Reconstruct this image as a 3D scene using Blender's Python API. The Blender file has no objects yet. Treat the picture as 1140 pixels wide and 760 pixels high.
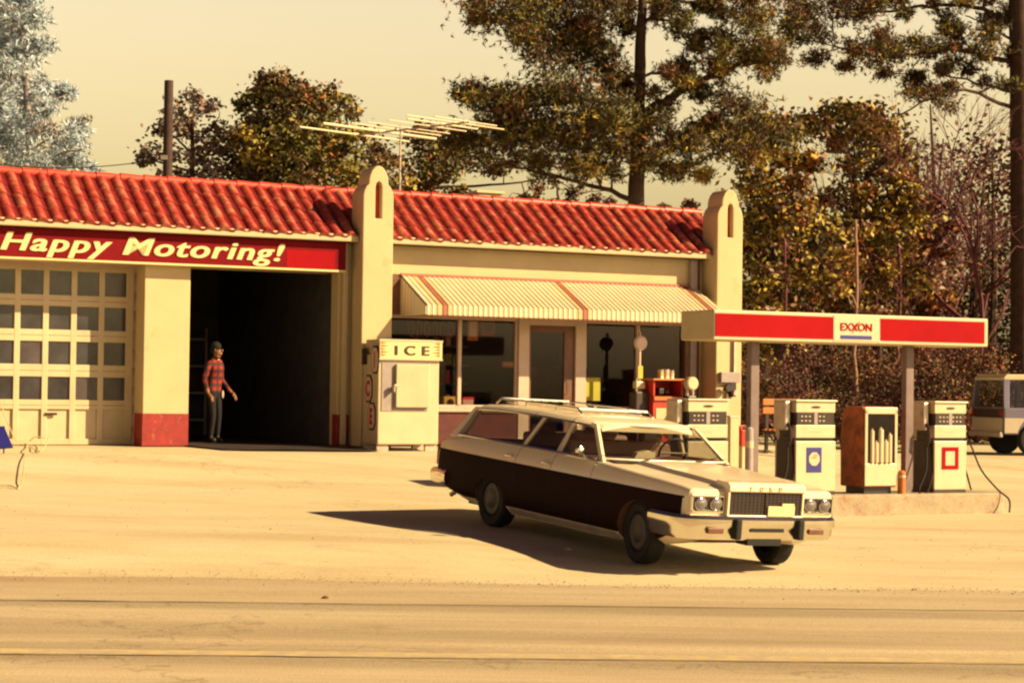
import bpy, bmesh, math, random
from mathutils import Vector, Matrix, noise
random.seed(7)
R=math.radians; PI=math.pi
sc=bpy.context.scene; COL=sc.collection
# ------------------------------------------------------------------ camera
F=2200.0; ROLL=.0135; YH=430.0; CH=2.1
pit=math.atan((YH-380)/F)
fwd=Vector((0,math.cos(pit),math.sin(pit))); up0=Vector((0,-math.sin(pit),math.cos(pit))); rt0=Vector((1,0,0))
c_,s_=math.cos(ROLL),math.sin(ROLL)
RT=c_*rt0+s_*up0; UP=-s_*rt0+c_*up0; CP=Vector((0,0,CH))
def ray(x,y): return fwd+RT*((x-570)/F)+UP*((380-y)/F)
def at(x,y,Y):                       # point on the sight line of a picture position at distance Y
    d=ray(x,y); return CP+d*(Y/d.y)
PHI=R(26.5); UX=Vector((math.cos(PHI),math.sin(PHI),0)); NX=Vector((math.sin(PHI),-math.cos(PHI),0))
OB=Vector((-5.5326,33.9,1.0094))
def on(x,y,v):                       # facade-parallel plane v metres in front of the station: returns X,Z in station coordinates
    d=ray(x,y); t=((OB+NX*v-CP).dot(NX))/d.dot(NX); q=CP+d*t-OB
    return q.dot(UX), q.z
def Bp(X,v,z): return Vector((OB.x,OB.y,0))+UX*X+NX*v+Vector((0,0,z))     # station coords, absolute z
cam=bpy.data.objects.new('camera',bpy.data.cameras.new('camera')); COL.objects.link(cam)
m=Matrix((RT,UP,-fwd)).transposed().to_4x4(); m.translation=CP; cam.matrix_world=m
cam.data.sensor_width=36; cam.data.lens=F/1140*36; cam.data.clip_end=4000; cam.data.clip_start=.3
sc.camera=cam
# ------------------------------------------------------------------ ground height
def lerp_tab(v,T):
    if v<=T[0][0]: return T[0][1]
    for (a,b),(c,d) in zip(T,T[1:]):
        if v<=c:
            t=(v-a)/(c-a); return b+(d-b)*t
    return T[-1][1]
def ss(t): t=max(0,min(1,t)); return t*t*(3-2*t)
def G(x,y):
    q=Vector((x,y,0))-OB; v=q.dot(NX); X=q.dot(UX)
    b=lerp_tab(v,[(-1,1.0),(.5,.985),(1.3,.92),(3,.68),(5,.44),(8.6,.245),(11.4,.2),(14.5,.15),(18,.12)])
    bump=.22*ss((4-x)/5)*ss((v-.8)/2)*(1-ss((v-12)/5))
    z=b+bump
    z-= .33*ss((X-11)/8)*(1-ss((v-1)/5))
    z=.12+(z-.12)*ss((y-19.3)/2.2)
    if y<19.7: z=min(z,.12) if y<19.3 else z
    z-= .12*ss((19.7-y)/6.0)
    return z
def gp(x,y,dz=0): return Vector((x,y,G(x,y)+dz))
# ------------------------------------------------------------------ materials
def mat(name,col,rough=.7,metal=0.,var=.12,scale=3.,bump=0.,bscale=40.,spec=.4,col2=None,v2=.5,s2=6.,dirt=0.):
    ks=1. if (metal>.5 or 'leaf' in name or 'needle' in name) else .74
    col=tuple(c*ks for c in col); col2=tuple(c*ks for c in col2) if col2 else None
    m=bpy.data.materials.new(name); m.use_nodes=True; nt=m.node_tree; N=nt.nodes; L=nt.links
    b=N['Principled BSDF']; b.inputs['Roughness'].default_value=rough; b.inputs['Metallic'].default_value=metal
    b.inputs['Specular IOR Level'].default_value=spec
    tc=N.new('ShaderNodeTexCoord')
    n1=N.new('ShaderNodeTexNoise'); n1.inputs['Scale'].default_value=scale; n1.inputs['Detail'].default_value=6; n1.inputs['Roughness'].default_value=.62
    L.new(tc.outputs['Object'],n1.inputs['Vector'])
    r=N.new('ShaderNodeMapRange'); r.inputs[1].default_value=.3; r.inputs[2].default_value=.7; r.inputs[3].default_value=1-var; r.inputs[4].default_value=1+var
    L.new(n1.outputs['Fac'],r.inputs[0])
    mx=N.new('ShaderNodeMix'); mx.data_type='RGBA'; mx.blend_type='MULTIPLY'; mx.inputs[0].default_value=1
    mx.inputs[6].default_value=(*col,1)
    src=None
    if col2:
        n2=N.new('ShaderNodeTexNoise'); n2.inputs['Scale'].default_value=s2; n2.inputs['Detail'].default_value=8; n2.inputs['Roughness'].default_value=.65
        L.new(tc.outputs['Object'],n2.inputs['Vector'])
        cr=N.new('ShaderNodeValToRGB'); cr.color_ramp.elements[0].position=v2-.06; cr.color_ramp.elements[0].color=(*col,1)
        cr.color_ramp.elements[1].position=v2+.08; cr.color_ramp.elements[1].color=(*col2,1)
        L.new(n2.outputs['Fac'],cr.inputs[0]); L.new(cr.outputs[0],mx.inputs[6])
    L.new(r.outputs[0],mx.inputs[7]); L.new(mx.outputs[2],b.inputs['Base Color'])
    if bump:
        bn=N.new('ShaderNodeTexNoise'); bn.inputs['Scale'].default_value=bscale; bn.inputs['Detail'].default_value=5
        L.new(tc.outputs['Object'],bn.inputs['Vector'])
        bb=N.new('ShaderNodeBump'); bb.inputs['Strength'].default_value=bump; bb.inputs['Distance'].default_value=.02
        L.new(bn.outputs['Fac'],bb.inputs['Height']); L.new(bb.outputs[0],b.inputs['Normal'])
    return m
def grime(m,col,zs=.35,lo=.52,hi=.75,amt=.45):
    nt=m.node_tree; N=nt.nodes; L=nt.links; b=N['Principled BSDF']; src=b.inputs['Base Color'].links[0].from_socket
    tc=N.new('ShaderNodeTexCoord'); mp=N.new('ShaderNodeMapping'); mp.inputs['Scale'].default_value=(5,5,zs); L.new(tc.outputs['Object'],mp.inputs[0])
    n=N.new('ShaderNodeTexNoise'); n.inputs['Scale'].default_value=1.3; n.inputs['Detail'].default_value=7; n.inputs['Roughness'].default_value=.7; L.new(mp.outputs[0],n.inputs['Vector'])
    r=N.new('ShaderNodeMapRange'); r.inputs[1].default_value=lo; r.inputs[2].default_value=hi; r.inputs[3].default_value=0; r.inputs[4].default_value=amt; L.new(n.outputs['Fac'],r.inputs[0])
    mx=N.new('ShaderNodeMix'); mx.data_type='RGBA'; L.new(r.outputs[0],mx.inputs[0]); L.new(src,mx.inputs[6]); mx.inputs[7].default_value=(*col,1); L.new(mx.outputs[2],b.inputs['Base Color'])
def glass(name,tint,alpha,rough=.03,gl=.5):
    m=bpy.data.materials.new(name); m.use_nodes=True; nt=m.node_tree; N=nt.nodes; L=nt.links
    for n in list(N): N.remove(n)
    o=N.new('ShaderNodeOutputMaterial'); t=N.new('ShaderNodeBsdfTransparent'); t.inputs[0].default_value=(*[c*alpha for c in tint],1)
    g=N.new('ShaderNodeBsdfGlossy'); g.inputs['Roughness'].default_value=rough; g.inputs['Color'].default_value=(gl,gl*.95,gl,1)
    lw=N.new('ShaderNodeLayerWeight'); lw.inputs[0].default_value=.5
    pw=N.new('ShaderNodeMath'); pw.operation='POWER'; L.new(lw.outputs['Facing'],pw.inputs[0]); pw.inputs[1].default_value=5
    f=N.new('ShaderNodeMath'); f.operation='MULTIPLY_ADD'; L.new(pw.outputs[0],f.inputs[0]); f.inputs[1].default_value=.9; f.inputs[2].default_value=.05
    mx=N.new('ShaderNodeMixShader'); L.new(f.outputs[0],mx.inputs[0]); L.new(t.outputs[0],mx.inputs[1]); L.new(g.outputs[0],mx.inputs[2]); L.new(mx.outputs[0],o.inputs[0])
    return m
M={}
M['stucco']=mat('cream_stucco',(.60,.475,.29),.85,var=.06,scale=1.5,bump=.25,bscale=60,col2=(.52,.40,.23),v2=.64,s2=2.2)
M['stucco_trim']=mat('trim_cream',(.58,.465,.30),.7,var=.06)  # even cream for gutters, soffits, downspout and flat roof
grime(M['stucco'],(.45,.33,.20))
M['maroon']=mat('dark_maroon_paint',(.09,.012,.014),.7,var=.3,scale=5)
M['redpaint']=mat('dark_red_paint',(.30,.018,.02),.6,var=.25,scale=6,col2=(.33,.12,.08),v2=.62,s2=9)
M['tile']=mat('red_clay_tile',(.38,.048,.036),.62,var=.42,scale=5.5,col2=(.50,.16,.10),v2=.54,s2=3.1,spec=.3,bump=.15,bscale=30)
M['tilevalley_shade']=mat('tile_channel_shade',(.20,.010,.012),.6,var=.3,scale=5)  # shade between the barrels painted in as a darker red
M['postpaint']=mat('post_paint',(.20,.14,.15),.6,var=.2,scale=5)
M['tileridge']=mat('ridge_tile_red',(.55,.06,.04),.4,var=.2,scale=5)
M['signred']=mat('sign_red',(.19,.008,.014),.7,spec=.05,var=.12,scale=2)
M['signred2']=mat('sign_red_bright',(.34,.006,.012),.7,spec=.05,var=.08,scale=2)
M['canred']=mat('canopy_red',(.36,.006,.012),.7,spec=.05,var=.10,scale=1.2)
M['signtext']=mat('sign_cream',(.82,.66,.34),.55,var=.05)
M['canwhite']=mat('canopy_white',(.63,.515,.35),.5,var=.07,scale=2)
M['cantan']=mat('canopy_tan',(.62,.50,.30),.6,var=.08)
M['blue']=mat('logo_blue',(.022,.022,.24),.5,var=.08)
M['awn']=mat('awning_white',(.76,.67,.55),.5,var=.06)
M['awnband']=mat('awning_tan',(.62,.46,.26),.55,var=.08)
M['awnred']=mat('awning_red',(.38,.12,.09),.5,var=.12)
M['doorpaint']=mat('garage_door_paint',(.58,.48,.32),.55,var=.10,scale=2,col2=(.55,.42,.27),v2=.66,s2=3)
grime(M['doorpaint'],(.38,.26,.16),zs=1.0)
M['pane2']=mat('paler_window_pane',(.075,.06,.07),.2,var=.5,scale=1.7,spec=.4)  # slightly paler pane tone, picked at random on the garage door
M['pane']=mat('dirty_window_pane',(.045,.04,.05),.12,var=.45,scale=2.5,spec=.5)
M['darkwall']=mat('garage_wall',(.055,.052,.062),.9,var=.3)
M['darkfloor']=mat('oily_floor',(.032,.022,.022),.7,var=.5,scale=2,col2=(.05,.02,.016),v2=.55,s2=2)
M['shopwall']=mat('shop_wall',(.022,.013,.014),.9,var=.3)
M['frame']=mat('painted_window_frame',(.56,.42,.36),.5,var=.10)
M['framebrown']=mat('brown_door_frame',(.15,.055,.035),.5,var=.25,scale=6)
M['glass']=glass('shop_glass',(.92,.86,.88),.90,gl=.28)
M['carglass']=glass('car_glass',(.85,.85,.82),.78)
M['black']=mat('black_rubber',(.009,.007,.008),.8,var=.3,scale=8)
M['blackmetal']=mat('black_enamel',(.03,.016,.018),.4,var=.2)
M['chrome']=mat('chrome',(.78,.74,.66),.16,metal=1.,var=.04)
M['dullmetal']=mat('weathered_metal',(.45,.38,.33),.45,metal=.6,var=.2,scale=6)
M['greypaint']=mat('grey_paint',(.34,.28,.29),.6,var=.15,scale=5)
M['pumpwhite']=mat('pump_white',(.64,.53,.37),.35,var=.06,scale=3,col2=(.66,.55,.36),v2=.68,s2=5)
grime(M['pumpwhite'],(.40,.25,.12),zs=.8,lo=.56,amt=.5); grime(M['canwhite'],(.50,.38,.2),zs=1,lo=.58,amt=.4)
M['pumpside']=mat('pump_side_dark',(.05,.03,.03),.5,var=.3)
M['dial']=mat('pump_dial',(.045,.03,.035),.15,var=.3,scale=12,spec=.6)
M['rust']=mat('rusty_orange',(.42,.10,.03),.6,var=.3,scale=5,col2=(.22,.05,.02),v2=.55,s2=6)
M['orange']=mat('orange_paint',(.55,.16,.03),.55,var=.2)
M['octwhite']=mat('octagon_sign',(.68,.50,.46),.5,var=.08)
M['red']=mat('bright_red_enamel',(.55,.035,.02),.4,var=.2,scale=5)
M['yellow']=mat('yellow_card',(.62,.45,.05),.7,var=.12)
M['olive']=mat('mustard_card',(.40,.36,.03),.7,var=.12)
M['pink']=mat('pale_pink_card',(.68,.42,.34),.7,var=.1)
M['concrete']=mat('kerb_concrete',(.42,.34,.25),.9,var=.2,scale=6,bump=.4,bscale=30,col2=(.28,.14,.10),v2=.60,s2=3)
M['bark']=mat('pine_bark',(.075,.04,.03),.9,var=.4,scale=5,bump=.6,bscale=12)
M['barkpale']=mat('pale_bark',(.28,.16,.11),.9,var=.4,scale=5)
M['barkpurple']=mat('reddish_twig_bark',(.13,.035,.05),.9,var=.3,scale=3)
M['creosote']=mat('creosote_wood',(.06,.03,.028),.85,var=.35,scale=6)
def leaf(name,c,rough=.65): 
    return mat(name,c,rough,var=.28,scale=2.2,spec=.25)
L_ol=leaf('olive_leaf',(.13,.115,.028)); L_dk=leaf('dark_leaf',(.055,.040,.022)); L_ye=leaf('yellow_leaf',(.34,.24,.045)); L_or=leaf('orange_leaf',(.26,.08,.018)); L_br=leaf('brown_leaf',(.15,.070,.030))
L_gr=leaf('grey_leaf',(.22,.19,.19)); L_bl=leaf('bluegrey_glare_needle',(.24,.28,.32)); L_bl2=leaf('pale_blue_glare_needle',(.42,.50,.60)); L_pk=leaf('pinkish_leaf',(.30,.20,.18)); L_pu=leaf('maroon_leaf',(.09,.025,.03))  # a bluish glare veil is put into the blue needle colours
# ------------------------------------------------------------------ mesh builder
class MB:
    def __init__(s): s.v=[];s.f=[];s.m=[]
    def add(s,vs,fs,mi=0):
        o=len(s.v); s.v+= [tuple(v) for v in vs]; s.f+=[tuple(i+o for i in f) for f in fs]; s.m+=[mi]*len(fs); return s
    def box(s,x0,x1,y0,y1,z0,z1,mi=0):
        v=[(x0,y0,z0),(x1,y0,z0),(x1,y1,z0),(x0,y1,z0),(x0,y0,z1),(x1,y0,z1),(x1,y1,z1),(x0,y1,z1)]
        return s.add(v,[(0,3,2,1),(4,5,6,7),(0,1,5,4),(1,2,6,5),(2,3,7,6),(3,0,4,7)],mi)
    def prism(s,poly,fn,a,b,mi=0):   # poly of (p,q); fn(p,q,t)->xyz
        n=len(poly); v=[fn(p,q,a) for p,q in poly]+[fn(p,q,b) for p,q in poly]
        return s.add(v,[tuple(range(n))[::-1],tuple(range(n,2*n))]+[(i,(i+1)%n,(i+1)%n+n,i+n) for i in range(n)],mi)
    def tube(s,pts,rad,n=8,mi=0,cap=True):
        pts=[Vector(p) for p in pts]
        if not hasattr(rad,'__len__'): rad=[rad]*len(pts)
        vs=[];fs=[]; prev=None
        for i,p in enumerate(pts):
            d=(pts[min(i+1,len(pts)-1)]-pts[max(i-1,0)])
            if d.length<1e-7: d=Vector((0,0,1))
            d.normalize()
            a=prev if prev is not None else (Vector((1,0,0)) if abs(d.x)<.8 else Vector((0,1,0)))
            a=(a-d*a.dot(d)); a.normalize(); b=d.cross(a); prev=a
            for k in range(n):
                t=2*PI*k/n; vs.append(p+(a*math.cos(t)+b*math.sin(t))*rad[i])
        for i in range(len(pts)-1):
            for k in range(n):
                k2=(k+1)%n; fs.append((i*n+k,i*n+k2,(i+1)*n+k2,(i+1)*n+k))
        if cap: fs.append(tuple(range(n))[::-1]); fs.append(tuple((len(pts)-1)*n+k for k in range(n)))
        return s.add(vs,fs,mi)
    def lathe(s,prof,c,ax=2,n=24,mi=0): # prof (r,h)
        vs=[];fs=[]; c=Vector(c)
        for r,h in prof:
            for k in range(n):
                t=2*PI*k/n; a,b=r*math.cos(t),r*math.sin(t)
                vs.append(c+Vector(((h,a,b),(b,h,a),(a,b,h))[ax]))
        for i in range(len(prof)-1):
            for k in range(n):
                k2=(k+1)%n; fs.append((i*n+k,i*n+k2,(i+1)*n+k2,(i+1)*n+k))
        fs.append(tuple(range(n))[::-1]); fs.append(tuple((len(prof)-1)*n+k for k in range(n)))
        return s.add(vs,fs,mi)
    def build(s,name,mats,parent=None,smooth=False,bevel=0,loc=None,seg=2):
        me=bpy.data.meshes.new(name); me.from_pydata(s.v,[],s.f)
        for m_ in (mats if isinstance(mats,(list,tuple)) else [mats]): me.materials.append(m_)
        me.polygons.foreach_set('material_index',s.m); 
        if smooth: me.polygons.foreach_set('use_smooth',[True]*len(me.polygons))
        me.update(); o=bpy.data.objects.new(name,me); COL.objects.link(o)
        if parent: o.parent=parent
        if loc is not None: o.location=loc
        if bevel:
            b=o.modifiers.new('b','BEVEL'); b.width=bevel; b.segments=seg; b.limit_method='ANGLE'; b.angle_limit=R(35); b.harden_normals=False
        if smooth:
            try: me.set_sharp_from_angle(angle=R(38))
            except Exception: pass
        return o
def normals(o):
    bm=bmesh.new(); bm.from_mesh(o.data); bmesh.ops.recalc_face_normals(bm,faces=bm.faces); bm.to_mesh(o.data); bm.free()
def tag(o,label,cat,group=None,kind=None):
    if label: o['label']=label
    if cat: o['category']=cat
    if group: o['group']=group
    if kind: o['kind']=kind
    return o
def thing(name,label,cat,loc=(0,0,0),rz=0,group=None):
    o=bpy.data.objects.new(name,None); COL.objects.link(o); o.location=loc; o.rotation_euler=(0,0,rz); o.empty_display_size=.2
    return tag(o,label,cat,group)
def bthing(name,label,cat,X,v,z=None,group=None,extra=0):
    p=Bp(X,v,0); p.z=G(p.x,p.y) if z is None else z
    return thing(name,label,cat,p,PHI+extra,group)
def struct(o): o['kind']='structure'; return o
def text_mesh(s,size,offset=0.,extrude=.01,shear=0.,sp=1.):
    cu=bpy.data.curves.new('t','FONT'); cu.body=s; cu.size=size; cu.offset=offset; cu.extrude=extrude; cu.shear=shear; cu.space_character=sp; cu.resolution_u=4
    o=bpy.data.objects.new('t',cu); COL.objects.link(o)
    dg=bpy.context.evaluated_depsgraph_get(); dg.update()
    me=bpy.data.meshes.new_from_object(o.evaluated_get(dg)); bpy.data.objects.remove(o); return me
def put_text(name,s,size,x0,x1,zb,y,parent,m_,offset=0.,shear=0.,sp=1.,height=None,z_slope=0.,bold=0):
    me=text_mesh(s,size,offset,.006,shear,sp)
    xs=[v.co.x for v in me.vertices]; ys=[v.co.y for v in me.vertices]; a,b=min(xs),max(xs)
    sx=(x1-x0)/(b-a); sy=sx if height is None else height/(max(ys)-min(ys) if z_slope is None else size*.72)
    for v in me.vertices:
        X=x0+(v.co.x-a)*sx; v.co=Vector((X,y-v.co.z,zb+v.co.y*sy+0))
    me.materials.clear(); me.materials.append(m_)
    if bold:
        bm=bmesh.new(); bm.from_mesh(me); src=list(bm.verts)+list(bm.edges)+list(bm.faces)
        for k in range(1,5):
            r_=bmesh.ops.duplicate(bm,geom=src)
            for g in r_['geom']:
                if isinstance(g,bmesh.types.BMVert): g.co+=Vector((bold*k/4,-.0012*k,0))
        bm.to_mesh(me); bm.free()
    o=bpy.data.objects.new(name,me); COL.objects.link(o); o.parent=parent; return o
def bool_cut(o,cuts):
    for c in cuts:
        md=o.modifiers.new('c','BOOLEAN'); md.object=c; md.operation='DIFFERENCE'; md.solver='EXACT'
    dg=bpy.context.evaluated_depsgraph_get(); dg.update()
    me=bpy.data.meshes.new_from_object(o.evaluated_get(dg)); o.modifiers.clear(); old=o.data; o.data=me; return o
# ------------------------------------------------------------------ terrain, lot, road
def axis(segs):
    out=[]
    for a,b,s in segs:
        n=max(1,int(round((b-a)/s))); out+=[a+(b-a)*i/n for i in range(n)]
    out.append(segs[-1][1]); return out
def sheet(name,xs,ys,zf,m_):
    b=MB(); nx=len(xs); v=[(x,y,zf(x,y)) for y in ys for x in xs]
    f=[(j*nx+i,j*nx+i+1,(j+1)*nx+i+1,(j+1)*nx+i) for j in range(len(ys)-1) for i in range(nx-1)]
    return b.add(v,f).build(name,m_,smooth=True)
def lotmat(name,base,dark,light,streak,cracks=True,k=1.,bands=0):
    base,dark,light=[tuple(c*.74 for c in q) for q in (base,dark,light)]
    m=bpy.data.materials.new(name); m.use_nodes=True; nt=m.node_tree; N=nt.nodes; L=nt.links; b=N['Principled BSDF']; b.inputs['Roughness'].default_value=.88; b.inputs['Specular IOR Level'].default_value=.2
    tc=N.new('ShaderNodeTexCoord'); mp=N.new('ShaderNodeMapping'); mp.inputs['Scale'].default_value=(streak,1,1); L.new(tc.outputs['Object'],mp.inputs[0])
    n1=N.new('ShaderNodeTexNoise'); n1.inputs['Scale'].default_value=.9; n1.inputs['Detail'].default_value=9; n1.inputs['Roughness'].default_value=.68; L.new(mp.outputs[0],n1.inputs['Vector'])
    cr=N.new('ShaderNodeValToRGB'); e=cr.color_ramp.elements; e[0].position=.30; e[0].color=(*dark,1); e[1].position=.72; e[1].color=(*light,1); x=e.new(.5); x.color=(*base,1)
    L.new(n1.outputs['Fac'],cr.inputs[0])
    n2=N.new('ShaderNodeTexNoise'); n2.inputs['Scale'].default_value=55; n2.inputs['Detail'].default_value=4; L.new(tc.outputs['Object'],n2.inputs['Vector'])
    r=N.new('ShaderNodeMapRange'); r.inputs[1].default_value=.3; r.inputs[2].default_value=.7; r.inputs[3].default_value=1-.16*k; r.inputs[4].default_value=1+.12*k; L.new(n2.outputs['Fac'],r.inputs[0])
    mx=N.new('ShaderNodeMix'); mx.data_type='RGBA'; mx.blend_type='MULTIPLY'; mx.inputs[0].default_value=1; L.new(cr.outputs[0],mx.inputs[6]); L.new(r.outputs[0],mx.inputs[7])
    # oil stains
    mp3=N.new('ShaderNodeMapping'); mp3.inputs['Scale'].default_value=(.35,.8,1); L.new(tc.outputs['Object'],mp3.inputs[0])
    n3=N.new('ShaderNodeTexNoise'); n3.inputs['Scale'].default_value=1.7; n3.inputs['Detail'].default_value=7; n3.inputs['Roughness'].default_value=.7; L.new(mp3.outputs[0],n3.inputs['Vector'])
    r3=N.new('ShaderNodeMapRange'); r3.inputs[1].default_value=.60; r3.inputs[2].default_value=.74; r3.inputs[3].default_value=0; r3.inputs[4].default_value=.55; L.new(n3.outputs['Fac'],r3.inputs[0])
    m3=N.new('ShaderNodeMix'); m3.data_type='RGBA'; L.new(r3.outputs[0],m3.inputs[0]); L.new(mx.outputs[2],m3.inputs[6]); m3.inputs[7].default_value=(*[c*.55 for c in dark],1)
    out=m3.outputs[2]
    if bands:
        mpb=N.new('ShaderNodeMapping'); mpb.inputs['Scale'].default_value=(.025,1.1,1); L.new(tc.outputs['Object'],mpb.inputs[0])
        nb=N.new('ShaderNodeTexNoise'); nb.inputs['Scale'].default_value=1.; nb.inputs['Detail'].default_value=3; L.new(mpb.outputs[0],nb.inputs['Vector'])
        rb_=N.new('ShaderNodeMapRange'); rb_.inputs[1].default_value=.32; rb_.inputs[2].default_value=.68; rb_.inputs[3].default_value=1-bands; rb_.inputs[4].default_value=1+bands; L.new(nb.outputs['Fac'],rb_.inputs[0])
        mb2=N.new('ShaderNodeMix'); mb2.data_type='RGBA'; mb2.blend_type='MULTIPLY'; mb2.inputs[0].default_value=1; L.new(out,mb2.inputs[6]); L.new(rb_.outputs[0],mb2.inputs[7]); out=mb2.outputs[2]
    if cracks:
        vo=N.new('ShaderNodeTexVoronoi'); vo.feature='DISTANCE_TO_EDGE'; vo.inputs['Scale'].default_value=.33
        nd=N.new('ShaderNodeTexNoise'); nd.inputs['Scale'].default_value=1.5; nd.inputs['Detail'].default_value=5; L.new(tc.outputs['Object'],nd.inputs['Vector'])
        ad=N.new('ShaderNodeMix'); ad.data_type='RGBA'; ad.blend_type='LINEAR_LIGHT'; ad.inputs[0].default_value=.5; L.new(mp3.outputs[0],ad.inputs[6]); L.new(nd.outputs['Color'],ad.inputs[7]); L.new(ad.outputs[2],vo.inputs['Vector'])
        rc=N.new('ShaderNodeMapRange'); rc.inputs[1].default_value=0; rc.inputs[2].default_value=.006; rc.inputs[3].default_value=.35; rc.inputs[4].default_value=0; L.new(vo.outputs['Distance'],rc.inputs[0])
        m4=N.new('ShaderNodeMix'); m4.data_type='RGBA'; L.new(rc.outputs[0],m4.inputs[0]); L.new(out,m4.inputs[6]); m4.inputs[7].default_value=(*[c*.3 for c in dark],1); out=m4.outputs[2]
    L.new(out,b.inputs['Base Color'])
    bb=N.new('ShaderNodeBump'); bb.inputs['Strength'].default_value=.35; bb.inputs['Distance'].default_value=.01; L.new(n2.outputs['Fac'],bb.inputs['Height']); L.new(bb.outputs[0],b.inputs['Normal'])
    return m
M['lot']=lotmat('pale_lot_surface',(.63,.53,.36),(.53,.41,.26),(.72,.62,.45),.22)
M['road']=lotmat('worn_asphalt',(.47,.37,.26),(.33,.24,.16),(.60,.49,.35),.09,k=1.5,bands=.24)
M['shoulder']=lotmat('road_shoulder',(.50,.40,.28),(.40,.29,.19),(.60,.49,.34),.13,cracks=False,k=1.4,bands=.10)
M['forestfloor']=lotmat('leafy_forest_floor',(.16,.09,.04),(.08,.05,.025),(.28,.17,.07),1.,cracks=False)
xs=axis([(-600,-60,60),(-60,-14,4),(-14,22,1.0),(22,70,4),(70,600,60)]); ys=axis([(-200,8,40),(8,18,1.5),(18,50,1.0),(50,110,6),(110,900,80)])
struct(sheet('ground',xs,ys,lambda x,y:G(x,y)-.08 if y<900 else 0,M['forestfloor']))
struct(sheet('lot',axis([(-40,-14,2),(-14,16,.4),(16,50,2)]),axis([(19.2,36,.3),(36,60,2)]),lambda x,y:G(x,y),M['lot']))
def wav(x,a,s): return a*noise.noise(Vector((x*s,3.1,0)))
# road with a wavering edge
def roadsheet(name,x0,x1,ya,yb,dz,m_,step=.5,amp=.1,wv=.35):
    X=axis([(x0,-16,8),(-16,18,step),(18,x1,8)]); rows=8; b=MB(); v=[]
    for j in range(rows+1):
        for x in X:
            t=j/rows; y=ya(x)+(yb(x)-ya(x))*t; v.append((x,y,G(x,y)+dz))
    n=len(X); return b.add(v,[(j*n+i,j*n+i+1,(j+1)*n+i+1,(j+1)*n+i) for j in range(rows) for i in range(n-1)]).build(name,m_,smooth=True)
SL=math.tan(R(1.2))
struct(roadsheet('road_shoulder',-160,160,lambda x:17.9+x*SL,lambda x:19.75+wav(x,.10,.5)+wav(x,.05,2),.006,M['shoulder']))
struct(roadsheet('road',-200,200,lambda x:4.,lambda x:18.05+x*SL+wav(x+7,.04,1.2),.012,M['road']))
M['yline']=mat('faded_yellow_line',(.60,.46,.24),.8,var=.12,scale=5,col2=(.50,.39,.27),v2=.47,s2=6)
struct(roadsheet('road_line',-120,120,lambda x:15.12+x*SL+wav(x,.01,3),lambda x:15.34+x*SL+wav(x+9,.02,3),.016,M['yline']))
grime(M['road'],(.2,.14,.09),zs=1,lo=2,hi=3) if False else None
M['tar']=mat('tar_seam',(.09,.05,.04),.7,var=.3)
def seam(x0,x1,y,wd,ph,amp=.03):
    b=MB(); n=int((x1-x0)/.12); v=[]
    for i in range(n+1):
        x=x0+(x1-x0)*i/n; yy=y+x*SL+wav(x+ph,amp,.7)+wav(x+ph,amp*.6,3); w=wd*(.45+.9*abs(noise.noise(Vector((x*.9+ph,0,5)))))
        v+=[(x,yy-w,G(x,yy-w)+.020),(x,yy+w,G(x,yy+w)+.020)]
    b.add(v,[(2*i,2*i+2,2*i+3,2*i+1) for i in range(n)]); return b
sm=seam(-12,13,15.05,.016,0); q=seam(-12,13,18.0,.022,9)
sm.add(q.v,q.f); q=seam(6.0,13,17.6,.03,30,.08); sm.add(q.v,q.f)
struct(sm.build('road_seams',M['tar']))
# ------------------------------------------------------------------ gas station
PYW=.29
gs=thing('gas_station','cream stucco filling station with red tile roof, two garage bays and a shop','building',OB,PHI)
def gb(name,mats,b,**k): return b.build(name,mats,gs,**k)
b=MB()
b.box(-.80,0,0,.80,0,3.08)                     # pillar between bays
b.box(-4.7,-3.9,0,.80,0,3.08); b.box(-8.2,-7.4,0,.8,0,3.08)
b.box(-8.2,2.95,.05,.80,3.08,3.62)             # header over both bays
b.box(2.72,3.02,0,.35,0,3.62)                  # wall beside open bay
b.box(3.46,3.70,0,.30,0,3.10)                  # return beside shop
b.box(3.46,10.25,-.02,.28,3.08,3.62)           # band over the shop
b.box(10.05,10.9,0,.30,0,3.62)
b.box(3.70,6.32,0,.22,.0,.62)                   # wall under the shop windows
b.box(7.72,10.05,0,.22,.0,.62)
b.box(10.75,10.95,.3,7,0,3.6); b.box(-8.2,10.95,7,7.2,0,4.2)
gb('wall',M['stucco'],b,bevel=.012)
for q_ in ((-.803,.003,-.004,.5,0,.55),(2.715,3.03,-.004,.2,0,.55),(3.70,6.32,-.004,.1,0,.60),(7.72,10.03,-.004,.1,0,.60),(-4.703,-3.897,-.004,.5,0,.55)):
    b=MB(); b.box(*q_); gb('painted_base',M['redpaint' if q_[0]<3 else 'maroon'],b)
for q_ in ((3.70,6.32),(7.72,10.05)):
    b=MB(); b.box(*q_,-.06,.05,.62,.68); gb('window_sill',M['frame'],b)
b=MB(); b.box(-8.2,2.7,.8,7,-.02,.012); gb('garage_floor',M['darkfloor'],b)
b=MB(); b.box(-8.2,2.7,6.8,6.98,0,3.6); b.box(2.75,2.9,.36,6.9,0,3.6); b.box(-.5,-.3,.9,3.5,0,3.6); b.box(-8.2,2.9,.81,6.9,3.62,3.7); b.box(-8.2,-8.0,.8,7,0,3.6); gb('garage_wall',M['darkwall'],b)
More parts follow.
